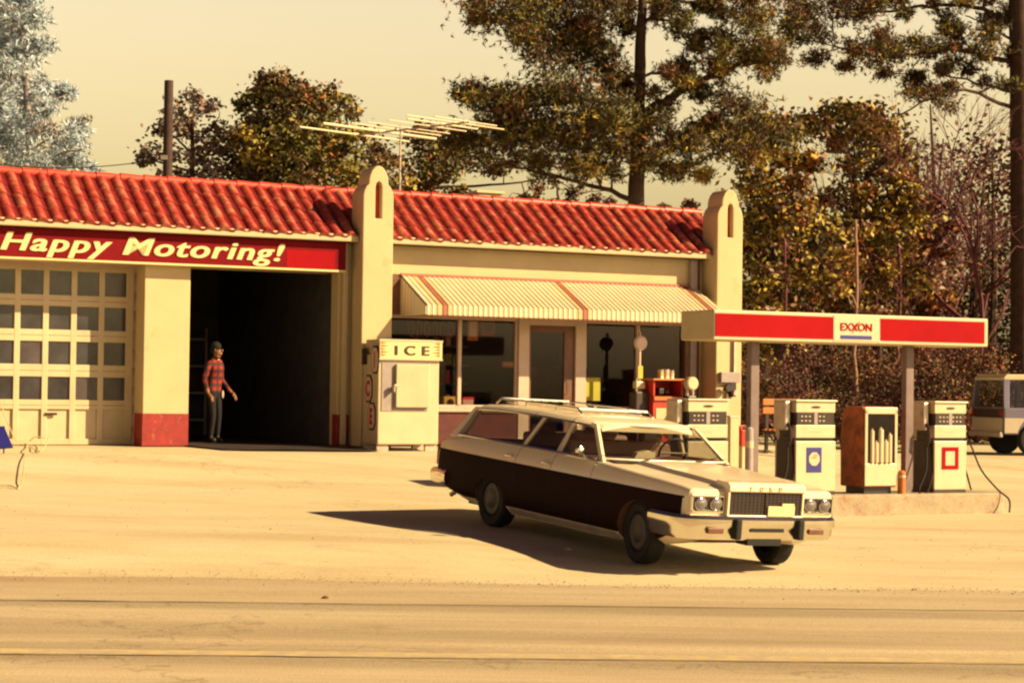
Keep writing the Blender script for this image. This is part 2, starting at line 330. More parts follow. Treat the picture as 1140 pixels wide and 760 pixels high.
# metal shelves and a bench at the back of the garage
b=MB()
for k in range(4): b.box(.2,2.3,6.2,6.7,.3+.55*k,.34+.55*k)
for x in (.2,2.26): b.box(x,x+.04,6.2,6.24,0,2.2)
gb('garage_shelf',M['greypaint'],b)
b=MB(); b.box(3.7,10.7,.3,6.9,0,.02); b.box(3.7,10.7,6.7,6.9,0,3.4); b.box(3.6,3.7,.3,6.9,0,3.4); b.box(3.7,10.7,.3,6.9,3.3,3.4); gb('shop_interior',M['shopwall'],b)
b=MB(); b.box(4.2,6.0,2.8,3.3,0,.95); gb('shop_counter',M['framebrown'],b,bevel=.01)
b=MB(); b.box(8.2,9.6,3.2,3.6,0,1.5); gb('display_case',M['framebrown'],b,bevel=.01)
for k in range(4):
    b=MB(); b.box(4.0,6.2,1.9+.004*k,2.15,.75+.36*k,.78+.36*k); gb('shop_shelf',M['framebrown'],b)
    for j in range(9):
        if random.random()<.75:
            b=MB(); x9=4.08+j*.235; hh=random.uniform(.12,.26); b.box(x9,x9+random.uniform(.08,.16),1.93,2.1,.781+.36*k,.781+.36*k+hh); gb('packet',M[random.choice(['rust','olive','octwhite','framebrown','red','cantan'])],b)
# ---- tile roof
def tileroof(X0,X1,name):
    y0,z0,y1,z1=-.36,3.70,1.0,4.60; rows=4; pit_=.262; nc=round((X1-X0)/pit_); pw=(X1-X0)/nc; b=MB()
    L_=math.hypot(y1-y0,z1-z0); sy,sz=(y1-y0)/L_,(z1-z0)/L_; ny,nz=-sz,sy
    K=8
    def prof(u): # raised barrel + narrow valley
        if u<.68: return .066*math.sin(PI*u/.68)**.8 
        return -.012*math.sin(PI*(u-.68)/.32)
    for r in range(rows):
        for c in range(nc):
            jit=random.uniform(-.006,.006); js=random.uniform(-.012,.012)
            vs=[]
            for e,(t,lift) in enumerate(((r/rows-.03+js/L_,.022),((r+1)/rows,.0))):
                for k in range(K+1):
                    u=k/K; h=prof(u)+lift+jit+.012; s=t*L_
                    vs.append((X0+(c+u)*pw,y0+sy*s+ny*h,z0+sz*s+nz*h))
            for k in range(K+1):
                u=k/K; h=prof(u)*.7-.004; s=(r/rows-.03+js/L_)*L_
                vs.append((X0+(c+u)*pw,y0+sy*s+ny*h,z0+sz*s+nz*h))
            fs=[(k,k+1,K+2+k,K+1+k) for k in range(K)]+[(2*K+2+k,2*K+3+k,k+1,k) for k in range(K)]
            b.add(vs,fs); nv_=len(fs)
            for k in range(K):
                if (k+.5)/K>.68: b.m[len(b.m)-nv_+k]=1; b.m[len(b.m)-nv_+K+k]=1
    o=gb(name,[M['tile'],M['tilevalley_shade']],b,smooth=True); 
    rb=MB()
    n=int((X1-X0)/.42)
    for i in range(n):
        a=X0+(X1-X0)*i/n; c=X0+(X1-X0)*(i+1)/n+.02
        rb.tube([(a,y1,z1+.03),(c,y1,z1+.02)],[.085,.072],10)
    q=rb.build('ridge_cap',M['tileridge'],o,smooth=True)
    b=MB(); b.prism([(y0+.05,z0-.05),(y1,z1-.03),(y1+1.6,z1-.75),(y1+1.6,3.6),(y0+.05,3.6)],lambda p,q,t:(t,p,q),X0+.01,X1-.01)
    gb('roof_deck',M['redpaint'],b)
    return o
tileroof(-8.2,3.24,'roof'); tileroof(3.24,10.86,'roof')
b=MB(); b.box(-8.2,10.9,2.5,7.3,3.7,3.95); gb('flat_roof',M['stucco_trim'],b)
# gutters / fascia
b=MB(); b.box(-8.2,2.94,-.40,-.30,3.60,3.73); b.box(3.50,10.32,-.40,-.30,3.60,3.73); gb('gutter',M['stucco_trim'],b,bevel=.02)
b=MB(); b.box(-8.2,2.94,-.30,.06,3.60,3.66); b.box(3.50,10.32,-.30,.06,3.60,3.66); gb('soffit',M['stucco_trim'],b)
# downspouts
b=MB(); b.box(2.77,2.86,-.12,-.02,.02,3.6); gb('downspout',M['stucco_trim'],b,bevel=.015)
b=MB(); b.box(9.98,10.12,-.14,-.02,.25,3.6); gb('downspout',M['greypaint'],b,bevel=.015)
b=MB(); b.box(10.13,10.2,-.09,-.02,.2,3.6); gb('wall_pipe',M['framebrown'],b)
# pylons
def pylon(xc):
    pr=[(-.29,-.3),(-.29,4.42),(-.275,4.50),(-.235,4.58),(-.20,4.615),(-.185,4.64),(-.185,4.70),(-.17,4.78),(-.13,4.87),(-.07,4.935),(0,4.96)]
    pr=pr+[(-x,z) for x,z in pr[-2::-1]]
    b=MB(); b.prism(pr[::-1],lambda p,q,t:(xc+p,t,q),-.55,.0)
    o=gb('pylon',M['stucco'],b); normals(o)
    c=MB(); c.prism([(-.06,4.02),(.06,4.02),(.06,4.58),(.04,4.65),(0,4.68),(-.04,4.65),(-.06,4.58)],lambda p,q,t:(xc+p,t,q),-.65,-.40); cut=c.build('cut',M['stucco'],gs); normals(cut)
    bpy.context.view_layer.update(); bool_cut(o,[cut]); bpy.data.objects.remove(cut)
    md=o.modifiers.new('b','BEVEL'); md.width=.02; md.segments=2; md.limit_method='ANGLE'; md.angle_limit=R(50)
    n=MB(); n.box(xc-.058,xc+.058,-.43,-.41,4.04,4.62); n.build('niche_panel',M['red'],o)
    return o
pylon(3.24); pylon(10.59)
b=MB(); b.box(2.94,3.54,-.553,-.0,-.3,.02); gb('pylon_footing',M['concrete'],b)
b=MB(); b.box(3.02,3.46,0,.35,0,3.6); gb('wall',M['stucco'],b)
# ---- garage door (sectional, six columns of panes)
DX1=-.80; DX0=-3.90; DY=.68
b=MB(); b.box(DX0,DX1,DY+.03,DY+.06,0,3.05); gd=gb('garage_door',M['doorpaint'],b)
b=MB(); px0=DX1-.13; pitch=.478
b.box(DX0,px0-pitch*6+.06,DY-.01,DY+.03,0,3.05); b.box(px0+.0,DX1,DY-.01,DY+.03,0,3.05)
for c in range(1,6): b.box(px0-pitch*c,px0-pitch*c+.10,DY-.012,DY+.03,0,3.05)
zs=[.0,.74,1.34,1.935,2.53,3.05]
for z0,z1 in ((.0,.10),(.60,.76),(1.15,1.36),(1.75,1.95),(2.35,2.54),(2.95,3.08)): b.box(DX0,DX1,DY-.008,DY+.03,z0,z1)
b.build('door_rails',M['doorpaint'],gd,bevel=.008)
b=MB()
for z in (.665,1.25,1.85,2.44): b.box(DX0,DX1,DY-.0095,DY+.0,z,z+.008)
b.build('door_joint',M['framebrown'],gd)
for r in range(4):
    z=zs[r+1]+.02
    for c in range(6):
        x1=px0-pitch*c; x0=x1-pitch+.10
        q=MB(); q.box(x0+.0,x1,DY+.018,DY+.028,(.76,1.36,1.95,2.54)[r],(1.15,1.75,2.35,2.95)[r]); q=q.build('pane',M[random.choice(['pane','pane','pane2'])],gd); q.rotation_euler=(random.uniform(-.001,.001),0,random.uniform(-.0012,.0012))
b=MB(); b.box(-2.3,-2.1,DY-.04,DY-.01,.5,.54); b.build('handle',M['blackmetal'],gd)
b=MB(); b.box(DX1,DX1+.07,.5,.8,0,3.08); b.box(DX0-.01,DX1+.07,.55,.8,3.03,3.10); gb('door_jamb',M['frame'],b)
b=MB(); b.box(-7.4,-4.7,DY,DY+.05,0,3.08); gb('garage_door',M['doorpaint'],b)
# ---- shop windows and door
def window(x0,x1,mull,name='window'):
    b=MB(); t=.045
    b.box(x0,x1,.04,.12,.68,.74); b.box(x0,x1,.04,.12,2.30,2.36); b.box(x0,x0+t,.04,.12,.74,2.30); b.box(x1-t,x1,.04,.12,.74,2.30)
    for mm in mull: b.box(mm-.035,mm+.035,.02,.12,.74,2.30)
    w=gb(name,M['frame'],b,bevel=.006)
    xs_=[x0+t]+mull+[x1-t]
    for a,c in zip(xs_,xs_[1:]):
        q=MB(); q.box(a+.03,c-.03,.075,.081,.74,2.30); q.build('pane',M['glass'],w)
    return w
window(3.72,6.32,[5.13]); window(7.74,10.05,[8.90])
b=MB(); b.box(3.70,10.05,-.015,.2,2.36,3.08); gb('transom_wall',M['framebrown'],b)
b=MB(); b.box(6.32,6.54,-.02,.14,0,2.36); b.box(7.52,7.74,-.02,.14,0,2.36); b.box(6.54,7.52,-.02,.14,2.24,2.36); gb('door_frame',M['frame'],b,bevel=.008)
b=MB(); b.box(6.54,6.60,.03,.09,0,2.24); b.box(7.30,7.52,.03,.09,0,2.24); b.box(6.6,7.3,.03,.09,2.12,2.24); b.box(6.6,7.3,.03,.09,0,.25); dr=gb('door',M['framebrown'],b,bevel=.006)
q=MB(); q.box(6.6,7.3,.055,.061,.25,2.12); q.build('pane',M['glass'],dr)
q=MB(); q.tube([(7.33,.03,.95),(7.33,-.03,.97),(7.33,-.03,1.2),(7.33,.03,1.22)],.012,8); q.build('handle',M['chrome'],dr,smooth=True)
# ---- apron slab stained dark in front of the open bay
b=MB(); pts=[(-.05,-.02),(.05,.5),(.35,.9),(1.5,1.35),(2.5,1.9),(2.93,1.7),(2.93,.62),(2.93,-.3),(2.7,-.9),(-.05,-.9)]
bm=bmesh.new(); 
for p in pts:
    w=Bp(p[0],p[1],0); bm.verts.new((w.x,w.y,0))
bm.faces.new(bm.verts)
bmesh.ops.triangulate(bm,faces=bm.faces)
bmesh.ops.subdivide_edges(bm,edges=bm.edges,cuts=14,use_grid_fill=True)
bm.normal_update()
for v in bm.verts: v.co.z=G(v.co.x,v.co.y)+.03
me=bpy.data.meshes.new('apron'); bm.to_mesh(me); bm.free(); me.materials.append(M['darkfloor']); o=bpy.data.objects.new('garage_apron',me); COL.objects.link(o); struct(o)
# ------------------------------------------------------------------ big sign
sg=thing('fascia_sign','long dark red fascia sign with cream italic lettering above the garage bays','sign',OB,PHI)
X1=on(385,290,.24)[0]
b=MB(); b.box(-7.6,X1,-.24,.045,3.10,3.59); b.build('sign_board',M['signred'],sg,bevel=.006)
b=MB(); b.box(-7.6,X1,-.248,.04,3.068,3.10); b.build('sign_trim',M['signtext'],sg)
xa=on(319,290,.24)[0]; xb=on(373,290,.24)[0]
b=MB(); b.box(xa,xb,-.244,-.238,3.11,3.42); o=b.build('brighter_patch',M['signred2'],sg); o['label']='brighter red rectangle at the end of the lettering'  # brighter red rectangle over the lower part of the board
put_text('lettering','Happy Motoring!',.42,-3.30,on(315,290,.24)[0],3.215,-.250,sg,M['signtext'],offset=.004,shear=.26,sp=1.10,height=.305,bold=.026)
# ------------------------------------------------------------------ awning (corrugated, with valance)
aw=thing('awning','striped corrugated metal awning with cream slats above the shop windows','awning',OB,PHI)
AX0=3.93; AX1=10.15; slw=.099; ns=int((AX1-AX0)/slw); slw=(AX1-AX0)/ns
AZ=3.06; FY=-1.15; FZ=2.50; VZ=2.33
def slat(x0,w,mi,b):
    h=.012
    P=[(0,0),(.12,h),(.42,h),(.54,0),(1,0)]
    for (u0,h0),(u1,h1) in zip(P,P[1:]):
        a,c=x0+u0*w,x0+u1*w
        b.add([(a,-.02,AZ+h0),(c,-.02,AZ+h1),(c,FY-h1,FZ+h1),(a,FY-h0,FZ+h0),(c,FY-h1,VZ),(a,FY-h0,VZ),(a,FY+.012,VZ),(c,FY+.012,VZ),(a,FY+.012,FZ-.02),(c,FY+.012,FZ-.02),(a,0,AZ-.02),(c,0,AZ-.02)],
              [(0,3,2,1),(3,5,4,2),(5,6,7,4),(6,8,9,7),(8,10,11,9)],mi if h1>0 or h0>0 else (1 if mi==0 else mi))
b=MB()
def redat(i):
    f=i/ns
    for c in (.045,.505,.955):
        k=i-round(c*ns)
        if k==0: return 2
        if k==1 or k==-1: return 1
    return 0
for i in range(ns): slat(AX0+i*slw,slw,redat(i),b)
b.build('slats',[M['awn'],M['awnband'],M['awnred']],aw)
for X in (AX0-.004,AX1+.004):
    b=MB(); b.add([(X,0,AZ-.02),(X,FY,FZ-.02),(X,FY,VZ),(X,0,VZ)],[(0,1,2,3)])
    sd=b.build('side_panel',M['awn'],aw); md=sd.modifiers.new('s','SOLIDIFY'); md.thickness=.012
b=MB()
for X in (AX0-.012,):
    for k in range(8): 
        y=-.08-k*.14; zt=AZ-.03+(FZ-AZ)*(y/FY); b.box(X-.004,X+.002,y-.012,y+.012,VZ+.01,zt)
b.build('side_rib',M['greypaint'],aw)
b=MB(); b.box(AX0-.02,AX1+.02,-.05,.02,AZ,AZ+.045); b.tube([(AX0,FY+.02,VZ-.01),(AX1,FY+.02,VZ-.01)],.014,6)
for X in (AX0+.3,(AX0+AX1)/2,AX1-.3): b.tube([(X,-.01,2.45),(X,FY+.03,VZ+.02)],.012,6)
b.build('awning_frame',M['awnred'],aw)
# ------------------------------------------------------------------ ice machine
IX0,IX1=2.97,4.12; IV=1.3
ic=bthing('ice_machine','white ice storage cabinet with an ICE header standing beside the left pylon','ice machine',(IX0+IX1)/2,IV-.35,.93)
w=(IX1-IX0)/2
b=MB(); b.box(-w,w,-.35,.35,.14,1.70); b.box(-w+.04,w-.04,-.30,.34,1.70,1.96); b.build('cabinet',M['pumpwhite'],ic,bevel=.02)
b=MB()
for sx in (-1,1):
    for sy in (-.3,.26):
        q=MB(); q.box(sx*(w-.12)-.11,sx*(w-.12)+.11,sy,sy+.06,0,.14); q.build('foot',M['frame'],ic,bevel=.01)
b=MB(); b.box(-w+.0,w+.03,-.40,-.351,1.62,1.93); hd=b.build('header',M['signtext'],ic,bevel=.008)
b=MB(); b.box(-w-.01,w+.04,-.41,-.33,1.92,1.95); b.box(-w-.01,w+.04,-.41,-.33,1.60,1.625); b.build('header_trim',M['canwhite'],hd)
# rust jagged ornaments and the letters
b=MB()
for sx in (-1,1):
    for k in range(5):
        z=1.66+k*.052; x=sx*(w-.02); x2=sx*(w-.13-.05*(k%2)); b.add([(x,-.403,z),(x,-.403,z+.045),(x2,-.403,z+.022)],[(0,1,2) if sx<0 else (0,2,1)])
b.build('header_ornament',M['orange'],hd)
put_text('lettering','ICE',.26,-.30,.34,1.69,-.402,ic,M['pumpside'],offset=.002,sp=1.7,height=.165,bold=.022)
b=MB(); b.box(-w+.06,w-.22,-.365,-.349,.72,1.56); b.build('door_surround',M['greypaint'],ic)
b=MB(); b.box(-.27,.36,-.43,-.366,.78,1.53); dd=b.build('door',M['doorpaint'],ic,bevel=.015)
b=MB(); b.box(-.335,-.25,-.50,-.43,1.13,1.18); b.box(-.34,-.31,-.49,-.37,1.05,1.14); b.build('handle',M['dullmetal'],dd,bevel=.006)
X=-w-.004
M['octwhite']=mat('octagon_sign',(.68,.50,.46),.5,var=.08); 
for ch,yc,zc,col in (('I',-.22,1.60,M['orange']),('C',.06,1.10,M['red']),('E',-.10,.62,M['red'])):
    r=.20; P=[(-.5,-1),(.5,-1),(1,-.55),(1,.55),(.5,1),(-.5,1),(-1,.55),(-1,-.55)]
    b=MB(); b.prism([(p*.165,q*.24) for p,q in P],lambda p,q,t:(t,yc+p,zc+q),X,X-.012); ob=b.build('octagon_rim',M['blackmetal'],ic)
    b=MB(); b.prism([(p*.14,q*.21) for p,q in P],lambda p,q,t:(t,yc+p,zc+q),X-.012,X-.018); b.build('octagon_plate',M['octwhite'],ob)
    me=text_mesh(ch,.3,.012,.003); 
    xs_=[v.co.x for v in me.vertices]; ys_=[v.co.y for v in me.vertices]; cx=(min(xs_)+max(xs_))/2; cy=(min(ys_)+max(ys_))/2
    for v in me.vertices: v.co=Vector((X-.022-v.co.z,yc-(v.co.x-cx)*.9,zc+(v.co.y-cy)*1.25))
    me.materials.clear(); me.materials.append(col); o=bpy.data.objects.new('letter',me); COL.objects.link(o); o.parent=ob
b=MB(); b.box(X-.03,X,.16,.33,1.52,1.80); b.build('side_vent',M['pumpside'],ic)
# ------------------------------------------------------------------ canopy over the pumps
CV=8.35
gz=.25
cn=bthing('pump_canopy','thin red and white canopy with a central logo panel over the fuel pumps','canopy',7.5,CV,gz)
cz=lambda h: h+1.0094-gz
b=MB(); b.box(-2.48,2.5,-.45,.45,cz(1.80),cz(2.23)); b.build('canopy_body',M['canwhite'],cn,bevel=.015)
b=MB(); b.box(-2.49,-2.481,-.43,.43,cz(1.82),cz(2.21)); b.build('end_panel',M['cantan'],cn)
def canpan(name,a,c,z0,z1,m_):
    b=MB(); b.box(a,c,-.458,-.448,cz(z0),cz(z1)); return b.build(name,m_,cn)
canpan('red_panel',-2.46,-.41,1.85,2.18,M['canred']); canpan('red_panel',.45,2.43,1.85,2.18,M['canred'])
lp=canpan('logo_panel',-.385,.425,1.83,2.205,M['canwhite'])
canpan('panel_divider',-.40,-.388,1.82,2.21,M['dullmetal']); canpan('panel_divider',.428,.44,1.82,2.21,M['dullmetal'])
put_text('lettering','EXXON',.2,-.28,.29,cz(1.985),-.462,cn,M['canred'],offset=.003,height=.115)
b=MB(); b.add([(-.07,-.466,1.955+.76),(-.055,-.466,1.955+.76),(.07,-.466,2.12+.76),(.055,-.466,2.12+.76)],[(0,1,2,3)]); b.build('logo_slash',M['canred'],cn)
b=MB(); b.box(-.28,.29,-.464,-.457,cz(1.86),cz(1.915)); b.build('logo_bar',M['blue'],cn)
b=MB(); b.box(-2.44,2.46,-.38,.38,cz(1.795),cz(1.80)); b.build('soffit',M['cantan'],cn)
for Xp in (on(838,440,CV)[0]-7.5,on(1010,470,CV)[0]-7.5):
    b=MB(); b.box(Xp-.075,Xp+.075,-.06,.06,.25,cz(1.80)); b.build('post',M['postpaint'],cn,bevel=.012)
    b=MB(); b.box(Xp-.13,Xp+.13,-.12,.12,.27,.30); b.build('post_base',M['dullmetal'],cn)
# island
isl=bthing('pump_island','long low concrete kerb island carrying the fuel pumps','kerb island',7.2,CV,.20)
iz=1.0094-.45-.20   # top
P=[]; x0,x1=-3.4,3.06
for k in range(9): 
    a=PI/2+PI*k/8; P.append((x0+.0+.42*math.cos(a)*.7,.42*math.sin(a)))
for k in range(9):
    a=-PI/2+PI*k/8; P.append((x1+.42*math.cos(a)*.7,.42*math.sin(a)))
b=MB(); b.prism(P,lambda p,q,t:(p,q,t),-.15,iz); o=b.build('island',M['concrete'],isl,bevel=.025)
# ------------------------------------------------------------------ fuel pumps
def pump(Xc,label,wd,sticker):
    t=bthing('fuel_pump',label,'fuel pump',Xc,CV-.02,1.0094-.45,'fuel pumps standing on the kerb island'); h=wd/2; D=.27
    b=MB(); b.box(-h-.01,h+.01,-D,D,.0,.07); b.box(-h,h,-D+.03,D-.03,.07,.80); b.build('lower_case',M['pumpside'],t,bevel=.008)
    for s in (-1,):
        b=MB(); b.box(-h-.005,h+.005,s*D-.01,s*D+.03,.05,.79); b.build('front_panel',M['pumpwhite'],t,bevel=.01)
    b=MB(); b.box(-h,h,D-.03,D+.01,.05,.79); b.build('rear_panel',M['pumpwhite'],t,bevel=.01)
    b=MB(); b.box(-h+.02,h-.02,-D+.06,D-.06,.80,.84); b.build('neck',M['blackmetal'],t)
    b=MB(); b.box(-h+.01,h-.01,-D+.03,D-.03,.84,1.37); hd=b.build('head',M['pumpside'],t,bevel=.01)
    b=MB(); b.box(-h-.0,h+.0,-D-.0,D,1.215,1.375); b.box(-h-.02,h+.02,-D-.03,D+.03,1.375,1.40); b.build('top_band',M['pumpwhite'],hd,bevel=.008)
    b=MB(); b.box(-h-.0,h+.0,-D-.0,-D+.10,.84,1.03); b.box(-h,h,D-.1,D,.84,1.03); b.build('price_panel',M['pumpwhite'],hd,bevel=.008)
    b=MB(); b.box(-h+.02,h-.02,-D+.004,-D+.03,1.03,1.215); dl=b.build('dial_face',M['dial'],hd)
    for k in range(6):
        for z in (1.085,1.15):
            b=MB(); x9=-h+.09+k*.07+(.04 if k>2 else 0); b.box(x9,x9+.028,-D-.002,-D+.003,z,z+.016); b.build('price_digit',M['dullmetal'],dl)
    b=MB(); b.box(-.03,.03,-D-.004,-D+.003,1.04,1.215); b.build('dial_divider',M['greypaint'],dl)
    # oval badge
    b=MB(); b.prism([(.085*math.cos(a*PI/8),.018*math.sin(a*PI/8)) for a in range(16)],lambda p,q,tt:(p,tt,1.295+q),-D-.006,-D+.0); b.build('badge',M['blackmetal'],hd)
    b=MB(); b.prism([(.11*math.cos(a*PI/8),.010*math.sin(a*PI/8)) for a in range(16)],lambda p,q,tt:(p,tt,.935+q),-D-.004,-D+.0); b.build('price_mark',M['cantan'],hd)
    b=MB(); b.box(-h-.13,-h-.03,-.17,.14,.95,1.38); b.build('nozzle_boot',M['dullmetal'],t,bevel=.02)
    b=MB(); b.tube([(-h-.08,-.17,1.05),(-h-.09,-.25,.98),(-h-.1,-.26,.80),(-h-.1,-.22,.72)],[.022,.03,.025,.02],8); b.tube([(-h-.09,-.23,.98),(-h-.09,-.14,.86)],.012,6); b.build('nozzle',M['blackmetal'],t,smooth=True)
    def hose(pts):
        P=[Vector(p) for p in pts]; out=[]
        for i in range(len(P)-1):
            p0=P[max(i-1,0)];p1=P[i];p2=P[i+1];p3=P[min(i+2,len(P)-1)]
            for k in range(6):
                u=k/6; out.append(.5*((2*p1)+(p2-p0)*u+(2*p0-5*p1+4*p2-p3)*u*u+(3*p1-p0-3*p2+p3)*u**3))
        out.append(P[-1]); q=MB(); q.tube(out,.014,7); q.build('hose',M['black'],t,smooth=True)
    hose([(-h-.1,-.2,.74),(-h-.18,-.3,.35),(-h-.35,-.35,.05),(-h-.2,-.32,-.02),(-h-.02,-.25,.3),(-h-.02,-.2,.75)])
    if sticker=='blue':
        b=MB(); b.box(-.17,.10,-D-.016,-D-.008,.33,.70); s1=b.build('sticker',M['blue'],t)
        b=MB(); b.prism([(.095*math.cos(a*PI/8)*(1.05 if a%2 else .98),.10*math.sin(a*PI/8)*(1.05 if a%2 else .98)) for a in range(16)],lambda p,q,tt:(p-.035,tt,.53+q),-D-.022,-D-.014); b.build('sticker_emblem',M['canwhite'],s1)
        b=MB(); b.box(-.075,.0,-D-.026,-D-.020,.54,.556); b.box(-.05,.02,-D-.026,-D-.020,.575,.588); b.build('sticker_stroke',M['orange'],s1)
    if sticker=='red':
        b=MB(); 
        for a,c,z0,z1 in ((-.17,.15,.36,.42),(-.17,.15,.64,.70),(-.17,-.10,.42,.64),(.09,.15,.42,.64)): b.box(a,c,-D-.018,-D-.008,z0,z1)
        b.build('sticker',M['canred'],t)
        hose([(h,-.1,1.0),(h+.18,-.15,.75),(h+.32,-.25,.35),(h+.52,-.4,.05),(h+.62,-.55,-.1),(h+.50,-.7,-.28)])
        hose([(h,-.05,.9),(h+.12,-.1,.4),(h+.25,-.1,.03)]); 
    return t
def pc(xl,xr): 
    a=on(xl,470,CV+.27)[0]; c=on(xr,470,CV+.27)[0]; return (a+c)/2,c-a
x_,w_=pc(765,813); pump(x_,'fuel pump behind the bonnet of the station wagon, only its head showing',w_-.06,'')
x_,w_=pc(886,932); pump(x_,'white fuel pump bearing a blue square sticker with a round emblem',w_-.04,'blue')
x_,w_=pc(1041,1077); p3=pump(x_,'white fuel pump bearing a red square outline, nearest the right end',w_-.02,'red')
# oil display cabinet
xa=on(962,500,CV+.27)[0]; xb=on(998,500,CV+.27)[0]
oc=bthing('oil_cabinet','rust orange cabinet with a cream front and glass window showing tall bottles','display cabinet',(xa+xb)/2,CV-.02,1.0094-.45); h=(xb-xa)/2; D=.27
b=MB(); pr=[(-D-.02,.10),(-D,1.27),(-D+.06,1.31),(D-.10,1.31),(D-.0,1.22),(D+.05,.8),(D+.04,.10)]
b.prism(pr,lambda p,q,t:(t,p,q),-h,h); b.build('case',M['rust'],oc,bevel=.02)
b=MB(); b.box(-h+.05,h-.05,-D+.04,D-.04,0,.10); b.build('plinth',M['blackmetal'],oc)
b=MB(); f=-D-.025; b.box(-h,h,f-.02,f,.12,.46); b.box(-h,-h+.05,f-.02,f,.46,1.26); b.box(h-.05,h,f-.02,f,.46,1.26); b.box(-h,h,f-.02,f,1.20,1.30); b.build('front_frame',M['pumpwhite'],oc,bevel=.01)
b=MB(); b.box(-h+.05,h-.05,f-.004,f+.002,.46,1.20); b.build('window_back',M['dial'],oc)
for k,(x,z0,z1,r) in enumerate(((-.17,.47,.98,.035),(-.09,.47,.80,.035),(-.01,.47,1.0,.045),(.085,.47,.82,.038),(.16,.47,.92,.035))):
    b=MB(); b.lathe([(r,z0),(r,z1-.05),(r*.9,z1-.03),(r*.42,z1-.025),(r*.40,z1)],(x*h/.3,f-.012,0),2,12); b.build('bottle',M['pumpwhite'],oc,smooth=True)
b=MB(); b.box(-h+.05,h-.05,f-.018,f-.014,.46,1.20); b.build('glass_front',M['carglass'],oc)
b=MB(); b.box(h,h+.03,-.1,0,.62,.72); b.build('latch',M['yellow'],oc)
# short grey bollard in front of the left canopy post and another by the right
for (px,v,hh,lab,m_) in ((834,CV+.36,1.0,'short pale grey bollard just in front of the left canopy post','greypaint'),(1004,CV+.30,.35,'short orange stub post at the foot of the right canopy post','orange')):
    X=on(px,500,v)[0]; o=bthing('bollard',lab,'bollard',X,v,1.0094-.45)
    b=MB(); b.tube([(0,0,0),(0,0,hh-.03),(0,0,hh)],[.06,.06,.035],12); b.build('pipe',M[m_],o,smooth=True)
    b=MB(); b.tube([(0,0,hh*.7),(0,0,hh*.8)],.063,12); b.build('band',M['canwhite'],o,smooth=True)
# ------------------------------------------------------------------ things by the shop front
# air meter stand / round topped pole
X=on(712,381,.55)[0]; o=bthing('air_meter_stand','pole with a round white dial and yellow tag at the right shop window','air meter',X,.55,.96)
b=MB(); b.tube([(0,0,0),(0,0,2.2)],.03,10); b.tube([(0,0,0),(0,0,.05)],.16,14); b.build('pole',M['frame'],o,smooth=True)
b=MB(); b.lathe([(.125,-.03),(.14,-.02),(.14,.02),(.12,.03)],(0,-.03,1.99),1,24); d=b.build('dial',M['frame'],o,smooth=True)
b=MB(); b.lathe([(.105,-.004),(.105,.0)],(0,-.062,1.99),1,24); b.build('dial_face',M['octwhite'],d)
b=MB(); b.box(-.05,.05,-.05,-.03,1.32,1.56); b.build('tag',M['yellow'],o)
b=MB(); b.box(-.13,.07,-.12,.02,1.13,1.27); b.build('meter_box',M['pumpwhite'],o,bevel=.02)
b=MB(); b.box(-.16,.14,-.16,.1,.4,1.08); b.build('hose_case',M['pumpside'],o,bevel=.03)
# red tool cabinet
xa=on(724,450,.75)[0]; xb=on(757,450,.75)[0]; zc=.95
o=bthing('tool_cabinet','red metal cabinet with an open shelf standing in front of the shop window','cabinet',(xa+xb)/2,.6,zc); h=(xb-xa)/2
b=MB(); b.box(-h,h,-.25,.25,.05,1.0); b.box(-h,h,.15,.25,1.0,1.30); b.box(-h,-h+.04,-.25,.15,1.0,1.30); b.box(h-.04,h,-.25,.15,1.0,1.30); b.build('case',M['red'],o,bevel=.01)
b=MB(); b.box(-h-.04,h+.02,-.32,.28,1.30,1.335); b.build('top',M['orange'],o,bevel=.008)
b=MB(); b.box(-h-.0,h,-.30,-.25,.93,1.0); b.build('shelf_lip',M['orange'],o)
b=MB(); b.box(-h+.06,h-.06,-.262,-.25,.30,.78); b.build('pale_door',M['cantan'],o,bevel=.006)
b=MB(); b.box(-.14,-.02,-.15,0,1.04,1.16); b.box(.02,.12,-.12,0,1.04,1.14); b.build('parts',M['blackmetal'],o,bevel=.02)
tv=.6
for k,(dx,r,hh) in enumerate(((-.02,.06,.17),(.10,.062,.175),(.215,.055,.16))):
    q=bthing('oil_can',('leftmost of the pale oil cans standing on top of the red cabinet','middle one of the pale oil cans standing on top of the red cabinet','rightmost of the pale oil cans standing on top of the red cabinet')[k],'can',(xa+xb)/2+dx,tv,zc+1.335,'oil cans on the red cabinet')
    b=MB(); b.lathe([(r,0),(r,.006),(r*.96,.012),(r*.96,hh-.012),(r,hh-.006),(r,hh)],(0,0,0),2,20); b.build('tin',M['dullmetal'] if k!=1 else M['canwhite'],q,smooth=True)
    b=MB(); b.lathe([(r*.97,hh*.3),(r*.97,hh*.7)],(0,0,0),2,20); b.build('paper_band',M['yellow'] if k==0 else M['frame'],q,smooth=True)
